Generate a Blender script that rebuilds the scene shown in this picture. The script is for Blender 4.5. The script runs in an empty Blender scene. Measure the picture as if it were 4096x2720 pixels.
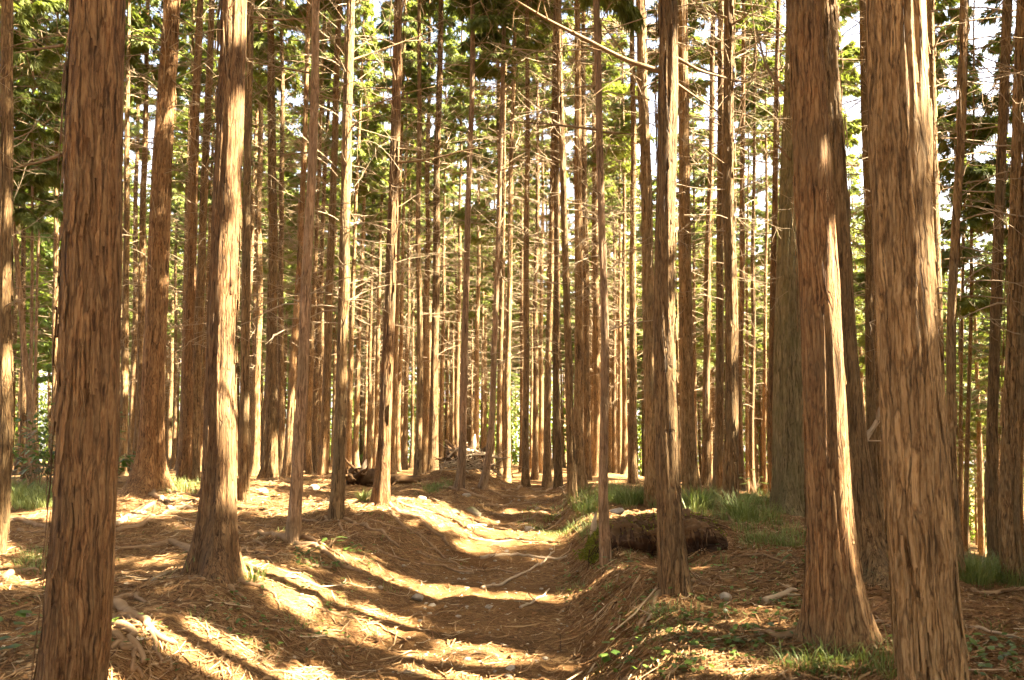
import bpy, math, random
import numpy as np
from mathutils import Vector

R = math.radians
random.seed(11)
rng = np.random.default_rng(11)
sc = bpy.context.scene
col = sc.collection

# ------------------------------------------------------------------ camera
F, CX, CY, EYE = 3185.0, 2048.0, 1360.0, 1.6
TILT = math.atan(210.0 / F)
cam_d = bpy.data.cameras.new('camera')
cam = bpy.data.objects.new('camera', cam_d)
col.objects.link(cam)
cam.location = (0, 0, EYE)
cam.rotation_euler = (R(90) + TILT, 0, 0)
cam_d.sensor_width = 36.0
cam_d.lens = 36.0 * F / 4096.0
cam_d.clip_end = 2000
cam_d.dof.use_dof = True
cam_d.dof.focus_distance = 10.5
cam_d.dof.aperture_fstop = 4.5
sc.camera = cam

# ------------------------------------------------------------------ sky, sun, exposure
SUN_EL, SUN_PHI = 45.0, 10.0          # elevation; degrees the sun stands behind the picture's right-hand side
sun_dir = Vector((math.cos(R(SUN_EL)) * math.cos(R(SUN_PHI)), -math.cos(R(SUN_EL)) * math.sin(R(SUN_PHI)), math.sin(R(SUN_EL))))
w = bpy.data.worlds.new('World')
sc.world = w
w.use_nodes = True
nt = w.node_tree
bg = nt.nodes['Background']
sky = nt.nodes.new('ShaderNodeTexSky')
sky.sky_type = 'NISHITA'
sky.sun_disc = False
sky.sun_elevation = R(SUN_EL)
sky.sun_rotation = math.atan2(sun_dir.x, sun_dir.y)
sky.air_density = 1.0
sky.dust_density = 5.0
# thin haze whitens and brightens the sky towards the horizon
tcw = nt.nodes.new('ShaderNodeTexCoord')
sep = nt.nodes.new('ShaderNodeSeparateXYZ')
nt.links.new(tcw.outputs['Generated'], sep.inputs[0])
mr = nt.nodes.new('ShaderNodeMapRange')
mr.inputs['From Min'].default_value, mr.inputs['From Max'].default_value = 0.55, 0.0
mr.inputs['To Min'].default_value, mr.inputs['To Max'].default_value = 0.0, 1.0
mr.interpolation_type = 'SMOOTHSTEP'
nt.links.new(sep.outputs[2], mr.inputs[0])
veil = nt.nodes.new('ShaderNodeMix')
veil.data_type, veil.blend_type = 'RGBA', 'ADD'
veil.inputs[7].default_value = (2.6, 2.5, 2.75, 1)
nt.links.new(mr.outputs[0], veil.inputs[0])
nt.links.new(sky.outputs[0], veil.inputs[6])
nt.links.new(veil.outputs[2], bg.inputs[0])
bg.inputs[1].default_value = 0.05
sd = bpy.data.lights.new('sun', 'SUN')
sd.energy = 5.0
sd.angle = R(0.53)
sd.color = (1.0, 0.93, 0.80)
sun = bpy.data.objects.new('sun', sd)
col.objects.link(sun)
sun.rotation_euler = sun_dir.to_track_quat('Z', 'Y').to_euler()
vs = sc.view_settings
vs.view_transform = 'Standard'
vs.look = 'None'
vs.gamma = 1.0
vs.exposure = 4.05
vs.use_white_balance = True            # the photograph is balanced warm
vs.white_balance_temperature = 7500
vs.white_balance_tint = 10
sc.render.engine = 'CYCLES'
cy = sc.cycles
cy.max_bounces = 6
cy.diffuse_bounces = 3
cy.glossy_bounces = 2
cy.transmission_bounces = 3
cy.sample_clamp_indirect = 6.0
cy.use_denoising = True
cy.use_adaptive_sampling = True
cy.adaptive_threshold = 0.02
cy.caustics_reflective = False
cy.caustics_refractive = False


# ------------------------------------------------------------------ numeric helpers
def vnoise(p, seed=0):
    """smooth value noise in [-1,1] for an (N,3) array"""
    p = np.asarray(p, dtype=np.float64)
    i = np.floor(p).astype(np.int64)
    f = p - i
    f = f * f * (3 - 2 * f)

    def h(ix, iy, iz):
        n = (ix * 374761393 + iy * 668265263 + iz * 2147483647 + seed * 974634221) & 0xFFFFFFFF
        n = ((n ^ (n >> 13)) * 1274126177) & 0xFFFFFFFF
        n = ((n ^ (n >> 16)) * 2246822519) & 0xFFFFFFFF
        return ((n ^ (n >> 15)) & 0xFFFFFF) / float(0xFFFFFF)
    x, y, z = i[:, 0], i[:, 1], i[:, 2]
    fx, fy, fz = f[:, 0], f[:, 1], f[:, 2]
    r = 0
    for dx in (0, 1):
        for dy in (0, 1):
            for dz in (0, 1):
                wgt = (fx if dx else 1 - fx) * (fy if dy else 1 - fy) * (fz if dz else 1 - fz)
                r = r + wgt * h(x + dx, y + dy, z + dz)
    return r * 2 - 1


def sp(x, k=1.0):
    x = np.asarray(x, dtype=np.float64) / k
    return k * np.where(x > 20, x, np.log1p(np.exp(np.clip(x, -40, 20))))


def sstep(a, b, x):
    t = np.clip((np.asarray(x, dtype=np.float64) - a) / (b - a), 0, 1)
    return t * t * (3 - 2 * t)


# ------------------------------------------------------------------ the lie of the land
PY = [0, 5.4, 7.2, 8.9, 10.5, 12.6, 16, 24, 40]
PX = [-.3, -.26, -.2, 0.0, .10, .26, .45, .2, -1.0]


def path_c(y):
    return np.interp(y, PY, PX)


def path_u(x, y):
    """signed distance from the middle of the path, in metres stretched to its near width"""
    s = np.interp(y, [0, 7, 13, 40], [1.0, 1.0, .52, .5])
    return (x - path_c(y)) / s


BUMPS = [(-2.35, 6.4, .09, .75), (1.25, 6.5, .07, .5), (-.95, 14.8, .27, .7), (-4.6, 12.2, .1, 1.6), (-2.9, 14.2, .12, 1.4),
         (1.6, 8.9, .10, .6), (1.5, 7.75, -.10, .4), (2.2, 9.3, .12, 1.2), (-2.02, 4.5, -.22, .27), (-2.25, 5.1, .10, .5), (3.3, 7.3, .12, .7), (-1.5, 10.4, .1, 1.0)]


def G(x, y, fine=False):
    x = np.atleast_1d(np.asarray(x, dtype=np.float64))
    y = np.atleast_1d(np.asarray(y, dtype=np.float64))
    z = 0.06 - 0.06 * sstep(-2, 2, x)
    z = z - 0.085 * sp(y - 13.8, 1.2)
    s = sp(x - 4.3, .5)
    z = z - .34 * s / (1 + s / 45)
    u = path_u(x, y)
    dep = np.interp(y, [0, 8, 11, 13.6, 20], [.40, .40, .29, .10, .05])
    prof = np.where(u < 0, 1 - sstep(.5, 2.25, -u), 1 - sstep(.62, 1.4, u))
    z = z - dep * prof
    for bx, by, bh, br in BUMPS:
        z = z + bh * np.exp(-((x - bx) ** 2 + (y - by) ** 2) / (br * br))
    p = np.stack([x, y, np.zeros_like(x)], 1)
    z = z + .035 * vnoise(p * 0.9, 3) + .026 * vnoise(p * 2.6, 4)
    # treads that rains have cut across the path
    tread = vnoise(np.stack([x * .5, y * 2.4, 0 * x], 1), 9)
    z = z + .03 * tread * prof * (y < 16)
    if fine:
        near = 1 - sstep(14, 20, y)
        z = z + near * (.022 * vnoise(p * 5.5, 5) + .017 * np.abs(vnoise(p * 11.0, 7)) + .011 * vnoise(p * 19.0, 6))
    return z


def g1(x, y):
    return float(G(x, y)[0])


def ray(px, py):
    u, v = (px - CX) / F, (CY - py) / F
    c, s = math.cos(TILT), math.sin(TILT)
    return np.array([u, c - v * s, s + v * c])


def at(px, py, Y):
    """world point seen at (px, py) standing Y metres in front"""
    d = ray(px, py)
    return np.array([0, 0, EYE]) + d * (Y / d[1])


def hit(px, py, far=45.0):
    """where the line of sight through (px, py) meets the ground"""
    d = ray(px, py)
    t = np.arange(2.0, far, .03)
    P = np.array([0, 0, EYE]) + t[:, None] * d
    below = np.nonzero(P[:, 2] < G(P[:, 0], P[:, 1]))[0]
    k = below[0] if len(below) else len(t) - 1
    return np.array([P[k, 0], P[k, 1], g1(P[k, 0], P[k, 1])])


# ------------------------------------------------------------------ mesh builder
class MB:
    def __init__(self):
        self.V, self.Q, self.T, self.n, self.A, self.M = [], [], [], 0, [], []
        self.mat = 0

    def add(self, V, quads=None, tris=None, attr=0.0):
        V = np.asarray(V, dtype=np.float32).reshape(-1, 3)
        if quads is not None and len(quads):
            self.Q.append((np.asarray(quads, dtype=np.int32) + self.n, self.mat))
        if tris is not None and len(tris):
            self.T.append((np.asarray(tris, dtype=np.int32) + self.n, self.mat))
        a = np.broadcast_to(np.asarray(attr, dtype=np.float32), (len(V),))
        self.V.append(V)
        self.A.append(a)
        self.n += len(V)

    def tube(self, P, r, sides=6, attr=0.0, cap=True):
        P = np.asarray(P, dtype=np.float64)
        n = len(P)
        r = np.broadcast_to(np.asarray(r, dtype=np.float64), (n,))
        d = np.gradient(P, axis=0)
        d /= np.linalg.norm(d, axis=1)[:, None] + 1e-9
        ref = np.where(np.abs(d[:, 2:3]) > .9, np.array([[1.0, 0, 0]]), np.array([[0, 0, 1.0]]))
        a = np.cross(d, ref)
        a /= np.linalg.norm(a, axis=1)[:, None] + 1e-9
        b = np.cross(d, a)
        th = np.arange(sides) * 2 * math.pi / sides
        V = P[:, None, :] + r[:, None, None] * (np.cos(th)[None, :, None] * a[:, None, :] + np.sin(th)[None, :, None] * b[:, None, :])
        V = V.reshape(-1, 3)
        i = np.arange(n - 1)[:, None] * sides
        j = np.arange(sides)[None, :]
        j2 = (j + 1) % sides
        q = np.stack([i + j, i + j2, i + sides + j2, i + sides + j], -1).reshape(-1, 4)
        tris = None
        if cap and r[-1] > .0015:
            V = np.vstack([V, P[-1], P[0]])
            e, k = n * sides, (n - 1) * sides
            jj = np.arange(sides)
            tris = np.vstack([np.stack([k + jj, k + (jj + 1) % sides, np.full(sides, e)], 1), np.stack([(jj + 1) % sides, jj, np.full(sides, e + 1)], 1)])
        self.add(V, q, tris, attr)

    def build(self, name, mats, parent=None, smooth=True, link=True):
        V = np.vstack(self.V)
        A = np.concatenate(self.A)
        me = bpy.data.meshes.new(name)
        loops, starts, tot, mi = [], [], 0, []
        for arr, k in ((self.Q, 4), (self.T, 3)):
            for f, m in arr:
                loops.append(f.ravel())
                starts.append(np.arange(len(f)) * k + tot)
                mi.append(np.full(len(f), m))
                tot += f.size
        loops = np.concatenate(loops).astype(np.int32)
        starts = np.concatenate(starts).astype(np.int32)
        me.vertices.add(len(V))
        me.vertices.foreach_set('co', V.ravel())
        me.loops.add(len(loops))
        me.loops.foreach_set('vertex_index', loops)
        me.polygons.add(len(starts))
        me.polygons.foreach_set('loop_start', starts)
        me.polygons.foreach_set('material_index', np.concatenate(mi).astype(np.int32))
        me.update(calc_edges=True)
        at_ = me.attributes.new('tint', 'FLOAT', 'POINT')
        at_.data.foreach_set('value', A.astype(np.float32))
        if smooth:
            me.polygons.foreach_set('use_smooth', np.ones(len(starts), dtype=bool))
        me.validate()
        for m in (mats if isinstance(mats, (list, tuple)) else [mats]):
            me.materials.append(m)
        if not link:
            return me
        return obj(name, me, parent)


def obj(name, data, parent=None, loc=None):
    o = bpy.data.objects.new(name, data)
    col.objects.link(o)
    if parent is not None:
        o.parent = parent
    if loc is not None:
        o.location = loc
    return o


def tag(o, label=None, cat=None, group=None, kind=None):
    for k, v in (('label', label), ('category', cat), ('group', group), ('kind', kind)):
        if v:
            o[k] = v
    return o


def thing(name, label, cat, loc=(0, 0, 0), rz=0, group=None):
    o = obj(name, None, None, loc)
    o.rotation_euler = (0, 0, rz)
    return tag(o, label, cat, group)


# ------------------------------------------------------------------ materials
def new_mat(name):
    m = bpy.data.materials.new(name)
    m.use_nodes = True
    n = m.node_tree
    for x in list(n.nodes):
        if x.type != 'OUTPUT_MATERIAL':
            n.nodes.remove(x)
    return m, n, n.nodes['Material Output']


class NB:
    """small node-tree helper"""
    def __init__(self, n):
        self.n = n

    def __call__(self, kind, props=None, **ins):
        d = self.n.nodes.new('ShaderNode' + kind)
        for k, v in (props or {}).items():
            setattr(d, k, v)
        for k, v in ins.items():
            key = int(k[1:]) if k[0] == 'i' and k[1:].isdigit() else k
            s = d.inputs[key]
            if isinstance(v, bpy.types.NodeSocket):
                self.n.links.new(v, s)
            else:
                s.default_value = v
        return d

    def ramp(self, fac, stops):
        d = self.n.nodes.new('ShaderNodeValToRGB')
        self.n.links.new(fac, d.inputs[0])
        e = d.color_ramp.elements
        while len(e) < len(stops):
            e.new(.5)
        for k, (p, c) in enumerate(stops):
            e[k].position = p
            e[k].color = (*c, 1) if len(c) == 3 else c
        return d.outputs[0]

    def mix(self, fac, a, b, mode='MIX'):
        d = self.n.nodes.new('ShaderNodeMix')
        d.data_type = 'RGBA'
        d.blend_type = mode
        for s, v in ((d.inputs[0], fac), (d.inputs[6], a), (d.inputs[7], b)):
            if isinstance(v, bpy.types.NodeSocket):
                self.n.links.new(v, s)
            else:
                s.default_value = v if not isinstance(v, tuple) or len(v) == 4 else (*v, 1)
        return d.outputs[2]

    def math(self, op, a, b=0.0):
        d = self.n.nodes.new('ShaderNodeMath')
        d.operation = op
        for s, v in ((d.inputs[0], a), (d.inputs[1], b)):
            if isinstance(v, bpy.types.NodeSocket):
                self.n.links.new(v, s)
            else:
                s.default_value = v
        return d.outputs[0]


def bark_mat(name, dark, mid, pale, moss=None, scale=1.0, lichen=0.0):
    m, n, out = new_mat(name)
    N = NB(n)
    tc = N('TexCoord').outputs['Object']
    info = N('ObjectInfo')
    sh = N('VectorMath', {'operation': 'ADD'}, i0=tc, i1=N('CombineXYZ', X=N.math('MULTIPLY', info.outputs['Random'], 37.0), Y=N.math('MULTIPLY', info.outputs['Random'], 11.0), Z=0.0).outputs[0]).outputs[0]
    warp = N('TexNoise', Vector=N('Mapping', Vector=sh, Scale=(9, 9, 4)).outputs[0], Scale=1.0, Detail=3.0).outputs['Color']
    wv = N('VectorMath', {'operation': 'MULTIPLY_ADD'}, i0=warp, i1=(.055, .055, .3), i2=sh).outputs[0]
    st = N('Mapping', Vector=wv, Scale=(34 * scale, 34 * scale, 5.5 * scale)).outputs[0]
    fib = N('TexNoise', Vector=st, Scale=1.0, Detail=7.0, Roughness=.7).outputs[0]
    st2 = N('Mapping', Vector=wv, Scale=(120 * scale, 120 * scale, 13.0 * scale)).outputs[0]
    fine = N('TexNoise', Vector=st2, Scale=1.0, Detail=3.0, Roughness=.6).outputs[0]
    vo = N('TexVoronoi', {'feature': 'DISTANCE_TO_EDGE'}, Vector=N('Mapping', Vector=wv, Scale=(30 * scale, 30 * scale, 2.3 * scale)).outputs[0], Scale=1.0).outputs['Distance']
    crack = N('MapRange', {'interpolation_type': 'SMOOTHSTEP'}, Value=vo, **{'From Min': 0.0, 'From Max': .09}).outputs[0]
    cell = N('TexVoronoi', Vector=N('Mapping', Vector=wv, Scale=(30 * scale, 30 * scale, 2.3 * scale)).outputs[0], Scale=1.0).outputs['Color']
    cellv = N('SeparateXYZ', i0=cell).outputs[0]
    patch = N('TexNoise', Vector=sh, Scale=2.6, Detail=4.0, Roughness=.6).outputs[0]
    h = N.math('ADD', N.math('MULTIPLY', fib, .55), N.math('MULTIPLY', fine, .45))
    c = N.ramp(h, [(.36, dark), (.46, mid), (.54, tuple(.5 * (a + b) for a, b in zip(mid, pale))), (.66, pale)])
    cv = N.math('ADD', N.math('MULTIPLY', cellv, .5), .74)
    c = N.mix(1.0, c, N('CombineXYZ', X=cv, Y=cv, Z=cv).outputs[0], 'MULTIPLY')
    c = N.mix(N.math('MULTIPLY', N.math('SUBTRACT', 1.0, crack), .5), c, tuple(x * .8 for x in dark))
    fis = N.ramp(N('TexNoise', Vector=N('Mapping', Vector=wv, Scale=(52 * scale, 52 * scale, 1.9 * scale)).outputs[0], Scale=1.0, Detail=2.0, Roughness=.5).outputs[0], [(.33, (1, 1, 1)), (.41, (0, 0, 0))])
    c = N.mix(N.math('MULTIPLY', fis, .8), c, tuple(x * .7 for x in dark))
    h = N.math('SUBTRACT', h, N.math('MULTIPLY', fis, .35))
    grey = N.ramp(patch, [(.40, (0, 0, 0)), (.66, (1, 1, 1))])
    gk = N.math('ADD', .25, N.math('MULTIPLY', N.math('FRACT', N.math('MULTIPLY', info.outputs['Random'], 7.31)), .6))
    c = N.mix(N.math('MULTIPLY', grey, gk), c, N.mix(h, tuple(x * .8 for x in dark), (.27, .195, .10)))
    att = N('Attribute', {'attribute_name': 'tint'}).outputs['Fac']
    c = N.mix(att, c, N.mix(fine, mid, pale))
    v = N.math('ADD', N.math('MULTIPLY', info.outputs['Random'], .62), .66)
    c = N.mix(1.0, c, N('CombineXYZ', X=v, Y=v, Z=v).outputs[0], 'MULTIPLY')
    if moss:
        mm = N.ramp(N('TexNoise', Vector=sh, Scale=3.4, Detail=6.0, Roughness=.7).outputs[0], [(.42, (0, 0, 0)), (.62, (1, 1, 1))])
        c = N.mix(N.math('MULTIPLY', mm, lichen), c, moss)
    h = N.math('ADD', h, N.math('MULTIPLY', crack, .55))
    b = N('BsdfPrincipled', **{'Base Color': c, 'Roughness': .85, 'Specular IOR Level': .25})
    bp = N('Bump', Strength=.9, Distance=.009, Height=h)
    n.links.new(bp.outputs[0], b.inputs['Normal'])
    n.links.new(b.outputs[0], out.inputs[0])
    return m


BARK = bark_mat('conifer_bark', (.032, .016, .006), (.180, .096, .036), (.37, .24, .115))
BARK_RED = bark_mat('reddish_bark', (.036, .015, .006), (.205, .096, .035), (.38, .23, .105))
BARK_PALE = bark_mat('smooth_pale_bark', (.09, .05, .027), (.27, .155, .080), (.42, .28, .17))
BARK_MOSS = bark_mat('lichen_bark', (.045, .030, .014), (.145, .108, .050), (.24, .19, .105), moss=(.13, .115, .045), lichen=.5, scale=.8)


def simple_bark(name, a, b, sc_=(30, 30, 4)):
    m, n, out = new_mat(name)
    N = NB(n)
    tc = N('TexCoord').outputs['Object']
    fac = N('TexNoise', Vector=N('Mapping', Vector=tc, Scale=sc_).outputs[0], Scale=1.0, Detail=4.0).outputs[0]
    att = N('Attribute', {'attribute_name': 'tint'}).outputs['Fac']
    c = N.mix(N.math('ADD', N.math('MULTIPLY', fac, .6), N.math('MULTIPLY', att, .4)), a, b)
    bs = N('BsdfPrincipled', **{'Base Color': c, 'Roughness': .85, 'Specular IOR Level': .2})
    bp = N('Bump', Strength=.6, Distance=.006, Height=fac)
    n.links.new(bp.outputs[0], bs.inputs['Normal'])
    n.links.new(bs.outputs[0], out.inputs[0])
    return m


TWIG = simple_bark('dead_twig_wood', (.19, .13, .075), (.44, .34, .22), (3, 3, 3))
BRANCH = simple_bark('branch_wood', (.10, .062, .030), (.30, .20, .105), (20, 20, 20))
ROOT = simple_bark('root_bark', (.17, .095, .045), (.40, .26, .145), (22, 22, 22))
DEADWOOD = simple_bark('bleached_dead_wood', (.24, .16, .09), (.55, .42, .28), (14, 14, 40))
ROT_SHADED = simple_bark('shaded_rotten_wood', (.010, .006, .004), (.085, .042, .020), (9, 26, 26))  # near-black rotten wood, with the shade of the log's hollow put into its colour
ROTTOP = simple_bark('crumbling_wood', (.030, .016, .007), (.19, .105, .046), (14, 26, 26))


def leaf_mat(name, a, b, trans=.45, rough=.55):
    m, n, out = new_mat(name)
    N = NB(n)
    att = N('Attribute', {'attribute_name': 'tint'}).outputs['Fac']
    info = N('ObjectInfo').outputs['Random']
    f = N.math('ADD', N.math('MULTIPLY', att, .75), N.math('MULTIPLY', info, .25))
    c = N.mix(f, a, b)
    bs = N('BsdfPrincipled', **{'Base Color': c, 'Roughness': rough, 'Specular IOR Level': .3})
    ct = N.mix(1.0, c, (1.25, 1.3, .7), 'MULTIPLY')
    tr = N('BsdfTranslucent', Color=ct)
    mx = N('MixShader', i0=trans, i1=bs.outputs[0], i2=tr.outputs[0])
    n.links.new(mx.outputs[0], out.inputs[0])
    return m


NEEDLE = leaf_mat('conifer_foliage', (.075, .105, .026), (.22, .25, .065), .40)
BROAD = leaf_mat('broad_leaf', (.045, .085, .018), (.15, .21, .045), .35, .35)
GRASSM = leaf_mat('grass_blade', (.06, .115, .030), (.32, .33, .12), .3, .5)
YELLOWM = leaf_mat('far_foliage', (.09, .15, .030), (.24, .30, .07))
MOSS = leaf_mat('moss', (.09, .11, .012), (.28, .27, .035), .15, .9)


def ground_mat(name, path):
    m, n, out = new_mat(name)
    N = NB(n)
    tc = N('TexCoord').outputs['Object']
    big = N('TexNoise', Vector=tc, Scale=1.1, Detail=5.0, Roughness=.65).outputs[0]
    # needle litter: three stretched noises lying in different directions
    hs = []
    for k, (ang, s) in enumerate(((.4, 1.0), (1.5, 1.15), (2.6, .9))):
        mp = N('Mapping', Vector=tc, Rotation=(0, 0, ang), Scale=(14 * s, 110 * s, 30)).outputs[0]
        hs.append(N('TexNoise', Vector=mp, Scale=1.0, Detail=3.0, Roughness=.6, Distortion=.9).outputs[0])
    lit = N.math('MAXIMUM', N.math('MAXIMUM', hs[0], hs[1]), hs[2])
    grain = N('TexNoise', Vector=tc, Scale=85.0, Detail=4.0, Roughness=.7).outputs[0]
    litter = N.ramp(lit, [(.45, (.045, .021, .009)), (.55, (.185, .094, .037)), (.64, (.32, .190, .082)), (.74, (.50, .34, .17))])
    soil = N.ramp(grain, [(.3, (.085, .040, .014)), (.55, (.200, .100, .036)), (.75, (.32, .18, .075))])
    lo, hi = (.36, .60) if path else (.24, .46)
    f = N.ramp(big, [(lo, (0, 0, 0)), (hi, (1, 1, 1))])
    c = N.mix(f, soil, litter)
    tone = N.ramp(N('TexNoise', Vector=tc, Scale=2.7, Detail=3.0).outputs[0], [(.3, (.72, .70, .66)), (.7, (1.1, 1.08, 1.05))])
    c = N.mix(1.0, c, tone, 'MULTIPLY')
    if not path:
        mo = N.ramp(N('TexNoise', Vector=tc, Scale=1.7, Detail=6.0, Roughness=.75).outputs[0], [(.60, (0, 0, 0)), (.72, (1, 1, 1))])
        c = N.mix(N.math('MULTIPLY', mo, .6), c, (.11, .125, .032, 1))
    b = N('BsdfPrincipled', **{'Base Color': c, 'Roughness': .95, 'Specular IOR Level': .15})
    h = N.math('ADD', N.math('MULTIPLY', lit, .8), N.math('MULTIPLY', grain, .35))
    bp = N('Bump', Strength=.9, Distance=.02, Height=h)
    n.links.new(bp.outputs[0], b.inputs['Normal'])
    n.links.new(b.outputs[0], out.inputs[0])
    return m


FLOOR = ground_mat('forest_floor', False)
PATHM = ground_mat('trodden_soil', True)


def litter_mat():
    m, n, out = new_mat('litter')
    N = NB(n)
    att = N('Attribute', {'attribute_name': 'tint'}).outputs['Fac']
    c = N.ramp(att, [(0, (.085, .040, .017)), (.35, (.24, .115, .045)), (.7, (.37, .235, .115)), (1, (.52, .41, .27))])
    b = N('BsdfPrincipled', **{'Base Color': c, 'Roughness': .85, 'Specular IOR Level': .2})
    n.links.new(b.outputs[0], out.inputs[0])
    return m


LITTER = litter_mat()


def rock_mat(name, a, b, moss=0.0):
    m, n, out = new_mat(name)
    N = NB(n)
    tc = N('TexCoord').outputs['Object']
    f = N('TexNoise', Vector=tc, Scale=9.0, Detail=8.0, Roughness=.7).outputs[0]
    c = N.ramp(f, [(.32, a), (.66, b)])
    if moss:
        up = N('SeparateXYZ', i0=N('NewGeometry').outputs['Normal']).outputs[2]
        k = N.math('MULTIPLY', N.ramp(N.math('MULTIPLY', up, N('TexNoise', Vector=tc, Scale=5.0, Detail=5.0).outputs[0]), [(.25, (0, 0, 0)), (.5, (1, 1, 1))]), moss)
        c = N.mix(k, c, (.16, .165, .03, 1))
    bs = N('BsdfPrincipled', **{'Base Color': c, 'Roughness': .9})
    bp = N('Bump', Strength=.7, Distance=.02, Height=f)
    n.links.new(bp.outputs[0], bs.inputs['Normal'])
    n.links.new(bs.outputs[0], out.inputs[0])
    return m


ROCK = rock_mat('stone', (.20, .15, .095), (.42, .35, .26))
ROCK_PALE = rock_mat('pale_stone', (.24, .19, .13), (.47, .40, .31))
ROCK_MOSS = rock_mat('mossy_stone', (.15, .115, .07), (.32, .26, .17), .9)

# ------------------------------------------------------------------ where the trees stand
SH = 'slim straight conifer trunk in the crowded stand beyond the crest of the path'
SG = 'slim conifers packed beyond the crest'
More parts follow.
